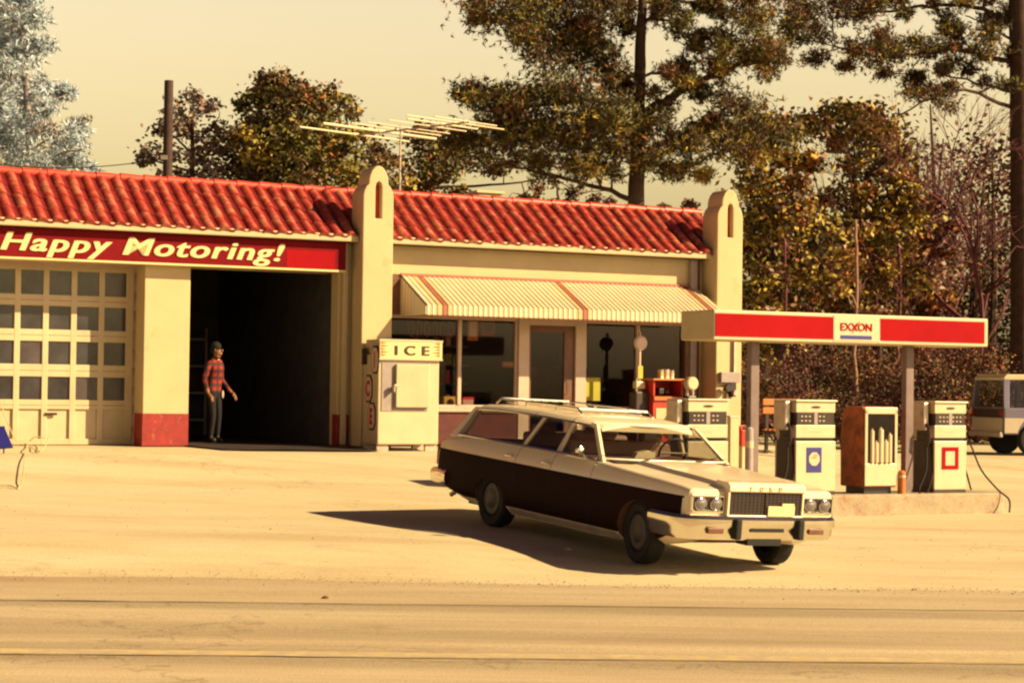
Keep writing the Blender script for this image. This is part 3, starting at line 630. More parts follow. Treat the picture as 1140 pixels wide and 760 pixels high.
# air tower with round head
X=on(768,428,1.0)[0]; o=bthing('air_tower','dark air hose stand with a round white gauge beside the red cabinet','air tower',X,1.0,.92)
b=MB(); b.box(-.10,.10,-.10,.10,0,1.05); b.box(-.16,.16,-.14,.14,0,.05); b.build('body',M['blackmetal'],o,bevel=.03)
b=MB(); b.lathe([(.10,-.1),(.125,-.08),(.125,.05),(.09,.09)],(0,-.02,1.28),1,22); d=b.build('gauge_head',M['pumpwhite'],o,smooth=True)
b=MB(); b.tube([(-.06,0,1.0),(-.06,0,1.2)],.03,8); b.tube([(.06,0,1.0),(.06,0,1.2)],.03,8); b.build('neck',M['dullmetal'],o)
b=MB()
for k in range(3): b.tube([( .15*math.cos(a*PI/10),-.12-.02*k,.75+.22*math.sin(a*PI/10)) for a in range(21)],.014,6)
b.build('hose',M['black'],o,smooth=True)
X=on(752,455,1.3)[0]; o=bthing('waste_bin','small pale bin with a rounded lid right of the red cabinet','bin',X,1.3,.88)
b=MB(); b.lathe([(.12,0),(.14,.6),(.145,.62)],(0,0,0),2,18); b.build('bin_body',M['canwhite'],o,smooth=True)
b=MB(); b.lathe([(.15,.62),(.15,.66),(.10,.74),(.03,.77)],(0,0,0),2,18); b.build('lid',M['canwhite'],o,smooth=True)
# electric meter and telephone box on the right pylon
X=on(812,420,.6)[0]; o=thing('meter_box','grey utility meter box with dark fittings on the right pylon','meter box',Bp(X,.56,0)+Vector((0,0,1.0094)),PHI)
b=MB(); b.box(-.22,.22,-.10,0,1.22,1.42); b.build('housing',M['greypaint'],o,bevel=.012)
b=MB(); b.lathe([(.07,-.06),(.08,-.04),(.08,.0)],(-.08,-.10,1.12),1,16); b.box(.0,.12,-.1,0,.95,1.2); b.build('meter',M['blackmetal'],o,smooth=False)
b=MB(); b.lathe([(.05,-.05),(.06,0)],(.08,-.12,1.02),1,14); b.build('meter_lens',M['octwhite'],o)
b=MB(); b.box(-.06,-.02,-.05,0,.0,1.0); b.box(.10,.13,-.05,0,1.42,2.1); b.build('conduit',M['dullmetal'],o)
# pale post + red/white crate behind the pumps
X=on(816,470,3.2)[0]; o=bthing('marker_post','square cream post standing behind the first pump','post',X,3.2)
b=MB(); b.box(-.09,.09,-.06,.06,0,.95); b.build('post_body',M['cantan'],o,bevel=.01)
b=MB(); b.box(-.10,.10,-.07,.07,.95,.98); b.build('post_cap',M['dullmetal'],o)
xa=on(823,468,3.0)[0]; xb=on(836,468,3.0)[0]
o=bthing('soft_drink_crate_stand','white stand holding a red crate behind the left canopy post','crate stand',(xa+xb)/2,3.0); h=(xb-xa)/2+.03
b=MB(); b.box(-h,h,-.15,.15,.0,.42); b.build('stand',M['canwhite'],o,bevel=.01)
b=MB(); 
b.box(-h-.02,h+.02,-.17,-.13,.42,.70); b.box(-h-.02,h+.02,.13,.17,.42,.78); b.box(-h-.02,-h+.01,-.13,.13,.42,.75); b.box(h-.01,h+.02,-.13,.13,.42,.6); b.build('crate',M['red'],o,bevel=.006)
b=MB(); b.lathe([(.10,.60),(.11,.68),(.07,.76),(.02,.79)],(.05,0,0),2,12); b.build('rag',M['canwhite'],o,smooth=True)
# slatted bench
xa=on(856,466,1.5)[0]; xb=on(882,466,1.5)[0]
o=bthing('slatted_bench','orange slatted bench by the edge of the woods behind the pumps','bench',(xa+xb)/2+.1,1.5); h=(xb-xa)/2+.15
for z in (.98,1.14): 
    b=MB(); b.box(-h,h,.12,.16,z-.22,z-.10); b.build('back_slat',M['orange'],o,bevel=.006)
for y in (-.25,-.1,.05): 
    b=MB(); b.box(-h,h,y,y+.11,.44,.47); b.build('seat_slat',M['orange'],o,bevel=.006)
for sx in (-1,1):
    b=MB(); b.box(sx*(h-.1)-.03,sx*(h-.1)+.03,-.25,-.2,0,.44); b.box(sx*(h-.1)-.03,sx*(h-.1)+.03,.13,.18,0,1.05); b.box(sx*(h-.1)-.03,sx*(h-.1)+.03,-.25,.15,.38,.44); b.build('leg',M['blackmetal'],o)
# window posters & goods
def card(name,x0,y0,x1,y1,v,m_,label,cat,deep=.012):
    a,zt=on(x0,y0,v); c,zb=on(x1,y1,v)
    o=tag(bpy.data.objects.new(name,None),label,cat); COL.objects.link(o); o.location=Bp((a+c)/2,v,1.0094+zb); o.rotation_euler=(0,0,PHI)
    b=MB(); w=(c-a)/2; b.box(-w,w,0,deep,0,zt-zb); b.build('board',M[m_],o)
    return o,w,zt-zb
o,w,h=card('carton',493,441,510,455,-.30,'yellow','yellow carton in the bottom left corner of the shop window','carton',.2)
b=MB(); b.lathe([(w*.45,-.004),(w*.45,0)],(0,-.002,h*.5),1,16); b.build('round_mark',M['dial'],o)
o,w,h=card('carton',515.5,442,527,456,-.30,'pink','pale pink carton with a red top right of the first window post','carton',.2)
b=MB(); b.box(-w-.004,w+.004,-.004,.204,h*.82,h+.004); b.build('carton_top',M['red'],o)
b=MB(); b.box(-w*.5,w*.5,-.006,0,h*.25,h*.55); b.build('print',M['canwhite'],o)
o,w,h=card('poster',521,355,532,379,-.16,'orange','narrow orange poster hanging at the top of the shop window','poster')
b=MB(); b.box(-w*.7,w*.7,-.004,0,h*.2,h*.9); b.build('poster_print',M['cantan'],o)
o,w,h=card('poster',536,356,551,374,-.9,'rust','dim reddish poster hanging deeper inside the shop','poster')
b=MB(); b.box(-w*.7,w*.7,-.004,0,h*.3,h*.8); b.build('poster_print',M['framebrown'],o)
o,w,h=card('counter_sign',559,402,577,409,-.5,'orange','small orange sign hanging low inside the shop beside the door','sign')
b=MB(); b.box(-w*.85,w*.85,-.004,0,h*.25,h*.75); b.build('sign_print',M['yellow'],o)
o,w,h=card('poster',651,420,668,446,-.06,'olive','mustard yellow poster low on the glass right of the shop door','poster')
b=MB(); b.box(-w*.75,w*.75,-.003,0,h*.85,h*.93); b.build('poster_print',M['yellow'],o)
# person's lamp-like goods inside the shop: a shelf of cans
o,w,h=card('window_valve_rack',452,353,480,372,-.7,'shopwall','row of hanging fan belts at the top left of the shop window','fan belts',.05)
for k in range(6):
    b=MB(); x=-w+.1+k*.16; b.tube([(x+.05*math.cos(a*PI/6),-.01,h*.3+.14*math.sin(a*PI/6)) for a in range(13)],.012,6); b.build('belt',M['rust'],o,smooth=True)
# ------------------------------------------------------------------ left edge: blue sign corner and hose
p=at(2,520,30.2); p.z=G(p.x,p.y)-.02
o=thing('tarpaulin_board','blue board leaning at the left edge of the picture','board',p,R(10))
b=MB(); b.add([(-1.0,0,.02),(.16,0,.13),(.0,.28,.44),(-1.0,.28,.44)],[(0,1,2,3)]); q=b.build('panel',M['blue'],o); md=q.modifiers.new('s','SOLIDIFY'); md.thickness=.03
b=MB(); b.tube([(-.8,.3,0),(-.8,.3,.45)],.02,6); b.tube([(.0,.33,0),(.0,.28,.44)],.012,6); b.build('prop_leg',M['blackmetal'],o)
pts=[(0,446,.05),(8,470),(18,490),(30,497),(45,503),(54,497),(50,488),(38,487),(31,494),(28,505),(24,515),(10,523),(-6,526)]
b=MB(); P=[]
for k,p_ in enumerate(pts):
    if k<3:
        X,Z=on(p_[0],p_[1],.0-.6+k*.35); P.append(Bp(X,-.6+k*.35+.02,1.0094+Z))
    else:
        Y=31.6+(-.02)*(p_[1]-497); w_=None
        d=ray(p_[0],p_[1]); t=(G(*(CP+d*31.5).xy)+.03-CP.z)/d.z if abs(d.z)>1e-4 else 31
        t=min(max(t,27),33); q=CP+d*t; P.append(Vector((q.x,q.y,G(q.x,q.y)+.03+(.12 if k in (5,6,7) else 0))))
out=[]
for i in range(len(P)-1):
    p0=P[max(i-1,0)];p1=P[i];p2=P[i+1];p3_=P[min(i+2,len(P)-1)]
    for k in range(6):
        u=k/6; out.append(.5*((2*p1)+(p2-p0)*u+(2*p0-5*p1+4*p2-p3_)*u*u+(3*p1-p0-3*p2+p3_)*u**3))
b.tube(out,.009,6); o=b.build('air_hose',M['cantan'],smooth=True); tag(o,'thin looping air hose on the ground in front of the closed garage door','hose')
# ------------------------------------------------------------------ TV antenna
mt=at(445,214,37.2); mb_=mt
o=thing('tv_antenna','large rooftop television antenna with many bare rods above the left pylon','antenna',(mb_.x,mb_.y,0))
hz=lambda px,py: at(px,py,37.2).z
zt=hz(445,142); b=MB(); b.tube([(0,0,4.6),(0,0,zt+.05)],.02,8); b.tube([(0,0,5.2),(.5,.4,4.4)],.006,5); b.build('mast',M['dullmetal'],o,smooth=True)
ang=R(-44); bd=Vector((math.cos(ang),math.sin(ang),0)); ed=Vector((math.cos(R(46)),math.sin(R(46)),0))
bz=hz(445,145)
b=MB(); a0=bd*-1.35+Vector((0,0,bz)); a1=bd*1.85+Vector((0,0,bz)); b.tube([a0,a1],.018,8); b.build('boom',M['dullmetal'],o,smooth=True)
M['rod']=mat('antenna_rod',(.72,.62,.44),.35,metal=.3,var=.05)
for s,hl,r in ((-1.28,1.40,.019),(-.55,1.45,.027),(-.1,1.15,.012),(.25,1.05,.010),(.75,1.0,.012),(1.15,.9,.016),(1.5,1.25,.014),(1.75,.8,.014)):
    c=bd*s+Vector((0,0,bz+.02)); b=MB(); b.tube([c-ed*hl,c-ed*.06],r,8); b.tube([c+ed*.06,c+ed*hl],r,8); b.tube([c-ed*.07,c+ed*.07],r*1.5,8); b.build('rod',M['rod'],o,smooth=True)
# roof vent beside the tiles
X,Z=on(549,222,-1.3); o=thing('roof_vent','low pale box vent on the roof behind the ridge tiles','roof vent',Bp(X,-1.6,1.0094+3.95),PHI)
b=MB(); b.box(-.25,.25,-.15,.15,0,.85); b.build('duct',M['cantan'],o,bevel=.01); b=MB(); b.box(-.30,.30,-.2,.2,.85,.90); b.build('cap',M['cantan'],o,bevel=.01)
# ------------------------------------------------------------------ utility pole and wire
p=at(187,200,46); g=G(p.x,p.y); top=at(188,90,46)
o=thing('utility_pole','tall dark wooden pole rising behind the tiled roof','pole',(p.x,p.y,g))
b=MB(); b.tube([(0,0,-.3),(top.x-p.x,0,top.z-g)],[.14,.105],14); b.build('pole',M['creosote'],o,smooth=True)
b=MB(); b.box(-.16,.0,-.13,-.09,at(187,176,46).z-g-.05,at(187,176,46).z-g+.05); b.build('bracket',M['dullmetal'],o)
a=at(187,177,46)+Vector((0,-.12,0)); c=at(-60,172,60)
b=MB(); b.tube([a+(c-a)*t/16+Vector((0,0,-.9*4*(t/16)*(1-t/16)*.35)) for t in range(17)],.012,5); o=b.build('overhead_wire',M['black'],smooth=True); tag(o,'thin overhead wire running left from the dark wooden pole','wire')
# ================================================================== station wagon
FW=Vector((.5019,-.8632,0)).normalized(); LF=Vector((-FW.y,FW.x,0)) 
org=Vector((2.685,20.744,0))
wp=[]
for cx,cy in ((-1.02,.88),(-1.02,-.88),(-4.2,.88),(-4.2,-.88)):
    q=org+FW*cx+LF*cy; wp.append(Vector((q.x,q.y,G(q.x,q.y)+.006)))
fr=(wp[0]+wp[1])/2; rr=(wp[2]+wp[3])/2; FD=(fr-rr).normalized()
ld=((wp[0]-wp[1])+(wp[2]-wp[3])); ld=(ld-FD*ld.dot(FD)).normalized(); UD=FD.cross(ld)
cen=(fr+rr)/2; orig=cen+FD*(1.02+4.2)/2
CM=Matrix((FD,ld,UD)).transposed().to_4x4(); CM.translation=orig
car=thing('station_wagon','cream station wagon with dark woodgrain sides turning on the forecourt','station wagon'); car.matrix_world=CM
def paintmat(name,col,seams,rough=.28,coat=.5,spec=.5):
    m=mat(name,col,rough,var=.04,scale=1.5,spec=spec); nt=m.node_tree; N=nt.nodes; L=nt.links; b=N['Principled BSDF']
    b.inputs['Coat Weight'].default_value=coat; b.inputs['Coat Roughness'].default_value=.08
    lk=b.inputs['Base Color'].links[0].from_socket
    tc=N.new('ShaderNodeTexCoord'); sp=N.new('ShaderNodeSeparateXYZ'); L.new(tc.outputs['Object'],sp.inputs[0]); cur=lk
    for x0 in seams:
        s1=N.new('ShaderNodeMath'); s1.operation='SUBTRACT'; L.new(sp.outputs[0],s1.inputs[0]); s1.inputs[1].default_value=x0
        s2=N.new('ShaderNodeMath'); s2.operation='ABSOLUTE'; L.new(s1.outputs[0],s2.inputs[0])
        s3=N.new('ShaderNodeMath'); s3.operation='LESS_THAN'; L.new(s2.outputs[0],s3.inputs[0]); s3.inputs[1].default_value=.005
        mx=N.new('ShaderNodeMix'); mx.data_type='RGBA'; L.new(s3.outputs[0],mx.inputs[0]); L.new(cur,mx.inputs[6]); mx.inputs[7].default_value=(.02,.015,.012,1); cur=mx.outputs[2]
    L.new(cur,b.inputs['Base Color']); return m
M['carpaint']=paintmat('cream_car_paint',(.95,.80,.58),[-1.98,-2.84,-3.64])
M['wood']=paintmat('woodgrain_vinyl',(.022,.008,.008),[-1.98,-2.84,-3.64],.5,.0,.02)
nt=M['wood'].node_tree
for n in nt.nodes:
    if n.type=='TEX_NOISE': n.inputs['Scale'].default_value=3; n.inputs['Distortion'].default_value=1.5
M['interior']=mat('car_interior',(.16,.08,.055),.8,var=.2)
M['seat']=mat('car_seat_vinyl',(.30,.16,.10),.6,var=.15)
M['lens']=mat('headlamp_glass',(.22,.20,.21),.12,metal=.4,var=.1,scale=30)
M['redlens']=mat('red_lens',(.35,.01,.01),.2)
M['amber']=mat('amber_lens',(.45,.20,.03),.3)
M['rimdark']=mat('wheel_steel',(.05,.04,.04),.5,metal=.3,var=.15)
ARC=.352
ST=[(-.13,.925,.44,.875),(-.16,.955,.42,.905),(-.3,.970,.38,.925),(-.6,.985,.27,.945),(-1.2,.995,.22,.975),(-1.85,1.0,.20,1.01),(-2.1,1.0,.20,1.02),(-3,1.005,.20,1.03),(-4,1.005,.20,1.035),(-4.8,1.0,.22,1.03),(-5.2,.985,.28,1.01),(-5.45,.97,.34,.99),(-5.6,.95,.42,.95),(-5.66,.93,.47,.90)]
def stat(x):
    for a,b_ in zip(ST,ST[1:]):
        if x>=b_[0]:
            t=(a[0]-x)/(a[0]-b_[0]); return [a[i]+(b_[i]-a[i])*t for i in range(1,4)]
    return list(ST[-1][1:])
def yside(x,z):
    w,zb,zt=stat(x); t=(z-.60)/.42; y=w*(1-.045*t*t); 
    if z>.80: y-=.05*((z-.80)/.2)**2
    if z<.40: y-=.07*((.40-z)/.15)**1.5*.6
    return y
ZS=[0,.1,.25,.45,.62,.74,.80,.86,.92,.97,1.]
xsn=[]; 
for a,b_ in zip(ST,ST[1:]):
    n=max(1,int((a[0]-b_[0])/.15)); xsn+=[a[0]+(b_[0]-a[0])*k/n for k in range(n)]
xsn.append(ST[-1][0])
b=MB(); ring=[]
for x in xsn:
    w,zb,zt=stat(x); half=[(.55*w,zb+.02),(.86*w,zb)]
    for t in ZS[1:]:
        z=zb+(zt-.03-zb)*t; half.append((yside(x,z),z))
    ye=half[-1][0]; half+= [(ye-.018,zt-.010),(ye-.05,zt)]
    if x>-1.95:
        bl=.052*ss((x+2.0)/.35) if x<-1.65 else .052
        half+=[(.56,zt-.006),(.515,zt-.004+bl*.2),(.485,zt+bl*.9),(.42,zt+bl),(.0,zt+bl+.012)]
    else: half+=[(.70,zt),(.6,zt),(.5,zt),(.3,zt),(.0,zt)]
    rg=[(x,y,z) for y,z in half]+[(x,-y,z) for y,z in half[-2::-1]]
    ring.append(rg)
n=len(ring[0])
vs=[p for r_ in ring for p in r_]; fs=[]; mi=[]
for i in range(len(ring)-1):
    for k in range(n):
        k2=(k+1)%n; fs.append((i*n+k,(i+1)*n+k,(i+1)*n+k2,i*n+k2))
        zc=(ring[i][k][2]+ring[i][k2][2])/2; top=min(abs(ring[i][k][1]),abs(ring[i][k2][1]))<.80 and zc>.9
        mi.append(1 if (top and xsn[i]<-1.9 and xsn[i]>-5.45) or (k==n-1) else 0)
b.v=vs; b.f=fs; b.m=mi
b.f.append(tuple(range(n))); b.m.append(0); b.f.append(tuple((len(ring)-1)*n+k for k in range(n))[::-1]); b.m.append(0)
body=b.build('body',[M['carpaint'],M['interior']],car,smooth=False); normals(body)
cuts=[]
for cx in (-1.02,-4.2):
    for sy in (-1,1):
        c=MB(); c.lathe([(.375,-.16),(.375,.16)],(cx,sy*.94,.36),1,36); c.box(cx-.37,cx+.37,sy*.94-.155,sy*.94+.155,-.1,.36 if cx>-2 else .36); 
        c=MB(); pr=[(cx+.372*math.cos(a*PI/18),.34+(.345 if cx>-2 else .25)*math.sin(a*PI/18)) for a in range(19)]+[(cx-.372,.0),(cx+.372,.0)]
        c.prism(pr,lambda p,q,t:(p,t,q),sy*.94-.16,sy*.94+.17); o=c.build('cut',M['interior'],car); normals(o); cuts.append(o)
bpy.context.view_layer.update()
bool_cut(body,cuts)
for p_ in body.data.polygons: p_.use_smooth=True
try: body.data.set_sharp_from_angle(angle=R(32))
except Exception: pass
# woodgrain appliqué with chrome edging
def sidestrip(name,x0,x1,zlo,zhi,m_,sy,off=.004,nz=8,th=.006,cut=True):
    b=MB(); nn=max(4,int(abs(x1-x0)/.12)); v=[]
    for i in range(nn+1):
        x=x0+(x1-x0)*i/nn; a=zlo(x) if callable(zlo) else zlo; c=zhi(x) if callable(zhi) else zhi
        for k in range(nz+1):
            z=a+(c-a)*k/nz; v.append((x,sy*(yside(x,z)+off),z))
    m0=nz+1; nv=len(v)
    v+= [(p[0],p[1]-sy*(off+th),p[2]) for p in v]
    f=[(i*m0+k,(i+1)*m0+k,(i+1)*m0+k+1,i*m0+k+1) for i in range(nn) for k in range(nz)]
    f+=[tuple(q+nv for q in r_)[::-1] for r_ in f]
    for k in range(nz): f+=[(k,k+1,k+1+nv,k+nv),(nn*m0+k+1,nn*m0+k,nn*m0+k+nv,nn*m0+k+1+nv)]
    for i in range(nn): f+=[((i+1)*m0,i*m0,i*m0+nv,(i+1)*m0+nv),(i*m0+nz,(i+1)*m0+nz,(i+1)*m0+nz+nv,i*m0+nz+nv)]
    b.add(v,f); o=b.build(name,m_,car); normals(o)
    if cut: bpy.context.view_layer.update(); bool_cut(o,cuts)
    return o
zw=lambda x: .80+.02*(-x/5.6)
for sy in (-1,1):
    sidestrip('woodgrain_panel',-.24,-5.6,lambda x:max(.30,stat(x)[1]+.06),zw,M['wood'],sy)
    sidestrip('trim_strip',-.22,-5.62,zw,lambda x:zw(x)+.018,M['wood'],sy,off=.010,nz=1,cut=False)
    sidestrip('rocker_strip',-1.45,-3.75,.22,.29,M['dullmetal'],sy,off=.006,nz=2,cut=False)
for c in cuts: bpy.data.objects.remove(c)
# wheel wells (dark liners) + wheels
for cx,st in ((-1.02,R(-7)),(-4.2,0)):
    for sy in (-1,1):
        wv=bpy.data.objects.new('wheel',None); COL.objects.link(wv); wv.parent=car; wv.location=(cx,sy*.86,.345); wv.rotation_euler=(0,0,st)
        b=MB(); b.lathe([(.20,-.04),(.215,-.09),(.30,-.105),(.335,-.085),(.345,-.04),(.345,.04),(.335,.085),(.30,.105),(.215,.09),(.20,.04)],(0,0,0),1,36); b.build('tyre',M['black'],wv,smooth=True)
        b=MB(); s=sy; b.lathe([(.205,s*.085),(.19,s*.095),(.17,s*.07),(.12,s*.085),(.07,s*.10),(.03,s*.105)] if s>0 else [(.03,s*.105),(.07,s*.10),(.12,s*.085),(.17,s*.07),(.19,s*.095),(.205,s*.085)],(0,0,0),1,28); b.build('hubcap',M['rimdark'],wv,smooth=True)
        
# greenhouse
def lo(x): return .965-.06*max(0,(-4.9-x)/.4)
BL=1.03; RFZ=1.405
# roof panel
rf=[(-2.36,.56,1.385),(-2.50,.62,1.42),(-2.9,.66,1.445),(-3.6,.68,1.46),(-4.4,.68,1.455),(-5.0,.665,1.43),(-5.14,.65,1.40)]
b=MB(); ringr=[]
for x,w,z in rf:
    h=[(w+.06,z-.065),(w+.065,z-.04),(w+.03,z-.008),(w-.06,z+.008),(w*.5,z+.022),(0,z+.027)]
    r_=[(x,y,zz) for y,zz in h]+[(x,-y,zz) for y,zz in h[-2::-1]]+[(x,-(w-.0),z-.06),(x,(w-.0),z-.06)]
    ringr.append(r_)
n=len(ringr[0]); b.add([p for r_ in ringr for p in r_],[(i*n+k,(i+1)*n+k,(i+1)*n+(k+1)%n,i*n+(k+1)%n) for i in range(len(ringr)-1) for k in range(n)]+[tuple(range(n)),tuple((len(ringr)-1)*n+k for k in range(n))[::-1]])
roof=b.build('roof',M['carpaint'],car,smooth=True); normals(roof)
def pillar(bx,by,tx,ty,wb,wt,name='pillar',m_='carpaint',zb=BL-.03,zt=1.40,th=.04):
    for sy in (-1,1):
        b=MB(); v=[(bx+wb,sy*by,zb),(bx,sy*by,zb),(bx,sy*(by-th),zb),(bx+wb,sy*(by-th),zb),(tx+wt,sy*ty,zt),(tx,sy*ty,zt),(tx,sy*(ty-th),zt),(tx+wt,sy*(ty-th),zt)]
        b.add(v,[(0,1,2,3),(4,7,6,5),(0,4,5,1),(1,5,6,2),(2,6,7,3),(3,7,4,0)]); o=b.build(name,M[m_],car,bevel=.008); normals(o)
pillar(-1.98,.885,-2.44,.70,.09,.07)      # A
pillar(-2.90,.905,-2.82,.735,.07,.06)      # B
pillar(-3.70,.905,-3.48,.735,.08,.07)     # C
pillar(-5.50,.88,-5.16,.72,.32,.16,th=.05)       # D
# side window lower rail
for sy in (-1,1):
    b=MB(); b.tube([(-2.0,sy*.905,BL+.005),(-5.2,sy*.905,BL+.01)],.014,6); b.build('window_rail',M['chrome'],car,smooth=True)
    b=MB(); b.tube([(-2.42,sy*.735,1.375),(-2.9,sy*.752,1.393),(-3.6,sy*.765,1.405),(-4.4,sy*.765,1.402),(-5.0,sy*.75,1.375)],.013,6); b.build('drip_rail',M['chrome'],car,smooth=True)
def pane(name,pts,m_='carglass',bulge=0):
    b=MB(); b.add(pts,[(0,1,2,3)]); o=b.build(name,M[m_],car); return o
for sy in (-1,1):
    yb,yt=sy*.885,sy*.72
    pane('side_window',[(-1.98,yb,BL),(-2.86,yb,BL),(-2.80,yt,1.395),(-2.42,yt,1.385)])
    pane('side_window',[(-2.86,yb,BL),(-3.66,yb,BL),(-3.45,yt,1.40),(-2.80,yt,1.395)])
    pane('side_window',[(-3.66,yb,BL),(-5.28,yb,BL),(-5.08,yt,1.395),(-3.45,yt,1.40)])
# windscreen, curved
def screen(name,xb,zb,wb,xt,zt,wt,curve,m_):
    b=MB(); K=10; v=[]
    for j in range(3):
        t=j/2
        for k in range(K+1):
            u=-1+2*k/K; w=wb+(wt-wb)*t; v.append((xb+(xt-xb)*t-curve*u*u,w*u,zb+(zt-zb)*t))
    b.add(v,[(j*(K+1)+k,j*(K+1)+k+1,(j+1)*(K+1)+k+1,(j+1)*(K+1)+k) for j in range(2) for k in range(K)]); return b.build(name,M[m_],car,smooth=True)
screen('windscreen',-1.84,1.035,.85,-2.36,1.40,.66,.14,'carglass')
screen('rear_window',-5.50,1.0,.80,-5.17,1.39,.64,-.03,'carglass')
b=MB(); b.tube([(-1.84-.14*(k/6)**2,.86*k/6,1.04) for k in range(-6,7)],.016,6); b.build('cowl_trim',M['dullmetal'],car,smooth=True)
b=MB(); b.tube([(-2.35-.14*(k/6)**2,.66*k/6,1.405) for k in range(-6,7)],.018,6); b.build('screen_header',M['carpaint'],car,smooth=True)
b=MB(); b.box(-1.93,-1.78,-.78,.78,1.02,1.032); b.build('cowl_vent',M['blackmetal'],car)
for y in (-.45,.25):
    b=MB(); b.tube([(-1.80,y,1.04),(-1.86,y+.25,1.075),(-1.90,y+.42,1.10)],.007,5); b.build('wiper',M['blackmetal'],car)
# roof rack
b=MB()
for sy in (-1,1):
    b.tube([(-5.02,sy*.50,1.46),(-4.9,sy*.50,1.525),(-3.7,sy*.50,1.535),(-3.1,sy*.50,1.53),(-3.0,sy*.50,1.47)],.013,6)
    for x in (-4.3,-3.6): b.tube([(x,sy*.5,1.46),(x,sy*.5,1.53)],.012,6)
for x in (-4.9,-3.12): b.tube([(x,-.5,1.526),(x,.5,1.526)],.013,6)
for k in range(7): b.box(-4.9,-3.15,-.42+k*.14-.012,-.42+k*.14+.012,1.480,1.487)
b.build('roof_rack',M['chrome'],car,smooth=True)
# nose: grille block, headlamps
b=MB()
b.box(-.16,-.085,-.475,.475,.645,.885); gr=b.build('grille',M['blackmetal'],car,bevel=.008)
b=MB()
for k in range(7): b.box(-.088,-.078,-.465,.465,.665+k*.031,.672+k*.031)
for k in range(19): b.box(-.087,-.080,-.46+k*.051,-.456+k*.051,.65,.875)
b.box(-.09,-.070,-.006,.006,.65,.88); b.build('grille_bar',M['blackmetal'],gr)
b=MB(); b.box(-.15,-.065,-.50,-.475,.63,.93); b.box(-.15,-.065,.475,.50,.63,.93); b.box(-.15,-.065,-.5,.5,.62,.645); gsur=b.build('grille_surround',M['carpaint'],gr,bevel=.006)
# hood nose above the grille
b=MB(); b.prism([(-.06,.885),(-.045,.90),(-.05,.955),(-.09,.985),(-.30,.992),(-.30,.89)],lambda p,q,t:(p,t,q),-.498,.498); o=b.build('bonnet_nose',M['carpaint'],car,bevel=.008); normals(o)
# letters on bonnet nose
for k,ch in enumerate('FORD'):
    me=text_mesh(ch,.06,.001,.003); 
    yc=-.24+k*.125
    for v in me.vertices: v.co=Vector((-.040+v.co.z,yc+v.co.x,.908+v.co.y))
    me.materials.clear(); me.materials.append(M['cantan']); o=bpy.data.objects.new('bonnet_letter',me); COL.objects.link(o); o.parent=car
for sy in (-1,1):
    b=MB(); y0,y1=(.525,.915); b.box(-.14,-.118,sy*y0 if sy>0 else -y1,sy*y1 if sy>0 else -y0,.68,.825); hb=b.build('headlamp_bezel',M['blackmetal'],car,bevel=.01)
    b=MB()
    for a in (y0-.012,y1-.004,): b.box(-.14,-.105,min(sy*a,sy*(a+.016)),max(sy*a,sy*(a+.016)),.665,.84)
    ya,yb=sorted((sy*(y0-.012),sy*(y1+.012))); b.box(-.14,-.105,ya,yb,.825,.84); b.box(-.14,-.105,ya,yb,.665,.68); b.build('bezel_rim',M['chrome'],hb)
    for yy in (.62,.815):
        b=MB(); b.lathe([(.074,-.122),(.076,-.108),(.064,-.100),(.035,-.090),(.012,-.086)],(0,sy*yy,.753),0,22); b.build('headlamp',M['lens'],car,smooth=True)
        b=MB(); b.tube([(-.104,sy*yy+.074*math.cos(a*PI/12),.753+.066*math.sin(a*PI/12)) for a in range(25)],.006,5,cap=False); b.build('lamp_ring',M['chrome'],hb)
# bumpers
def bumper(path,prof,name,m_='chrome'):
    b=MB(); n=len(prof); v=[]
    for i,(x,y) in enumerate(path):
        a=Vector(path[max(i-1,0)]); c=Vector(path[min(i+1,len(path)-1)]); t=(c-a).normalized(); nrm=Vector((t.y,-t.x)) 
        if nrm.x*SGN<0 and abs(nrm.x)>.02: nrm=-nrm
        if abs(nrm.x)<=.02: nrm=Vector((0,1 if y>0 else -1))
        for d,z in prof: v.append((x+nrm.x*d,y+nrm.y*d,z))
    b.add(v,[(i*n+k,(i+1)*n+k,(i+1)*n+(k+1)%n,i*n+(k+1)%n) for i in range(len(path)-1) for k in range(n)]+[tuple(range(n)),tuple((len(path)-1)*n+k for k in range(n))[::-1]])
    o=b.build(name,M[m_],car,smooth=True); normals(o); return o
SGN=1
prof=[(-.07,.385),(-.01,.385),(.025,.43),(.03,.50),(.055,.535),(.055,.60),(.02,.635),(-.07,.64)]
half=[(-.0,.0),(-.0,.42),(-.012,.62),(-.05,.82),(-.085,.93),(-.16,.995),(-.30,1.02),(-.62,1.022)]
path=[(x,-y) for x,y in half[::-1]]+half[1:]
path=[(x-.06,y) for x,y in path]
fb=bumper(path,prof,'front_bumper')
for sy in (-1,1):
    b=MB(); a,c=sorted((sy*.56,sy*.76)); b.box(-.08,-.020,a,c,.455,.515); b.build('parking_lamp',M['framebrown'],fb,bevel=.008)
    b=MB(); a,c=sorted((sy*.37,sy*.45)); b.box(-.07,.045,a,c,.40,.615); b.build('overrider',M['black'],fb,bevel=.02)
b=MB(); b.box(-.07,-.018,-.22,.22,.475,.515); b.build('bumper_slot',M['black'],fb)
b=MB(); b.box(-.25,-.055,-.22,.22,.33,.40); b.build('lower_valance',M['black'],car)
b=MB(); b.box(-.07,-.050,.02,.37,.64,.745); b.box(-.065,-.048,.20,.36,.745,.775); o=b.build('front_plate',M['signtext'],fb,bevel=.004)
SGN=-1
halfr=[(-5.80,0),(-5.80,.6),(-5.78,.85),(-5.72,.96),(-5.6,.985),(-5.3,.99)]
path=[(x,-y) for x,y in halfr[::-1]]+halfr[1:]
rbmp=bumper(path,[(-.05,.40),(.0,.40),(.03,.45),(.03,.54),(.0,.58),(-.05,.58)],'rear_bumper')
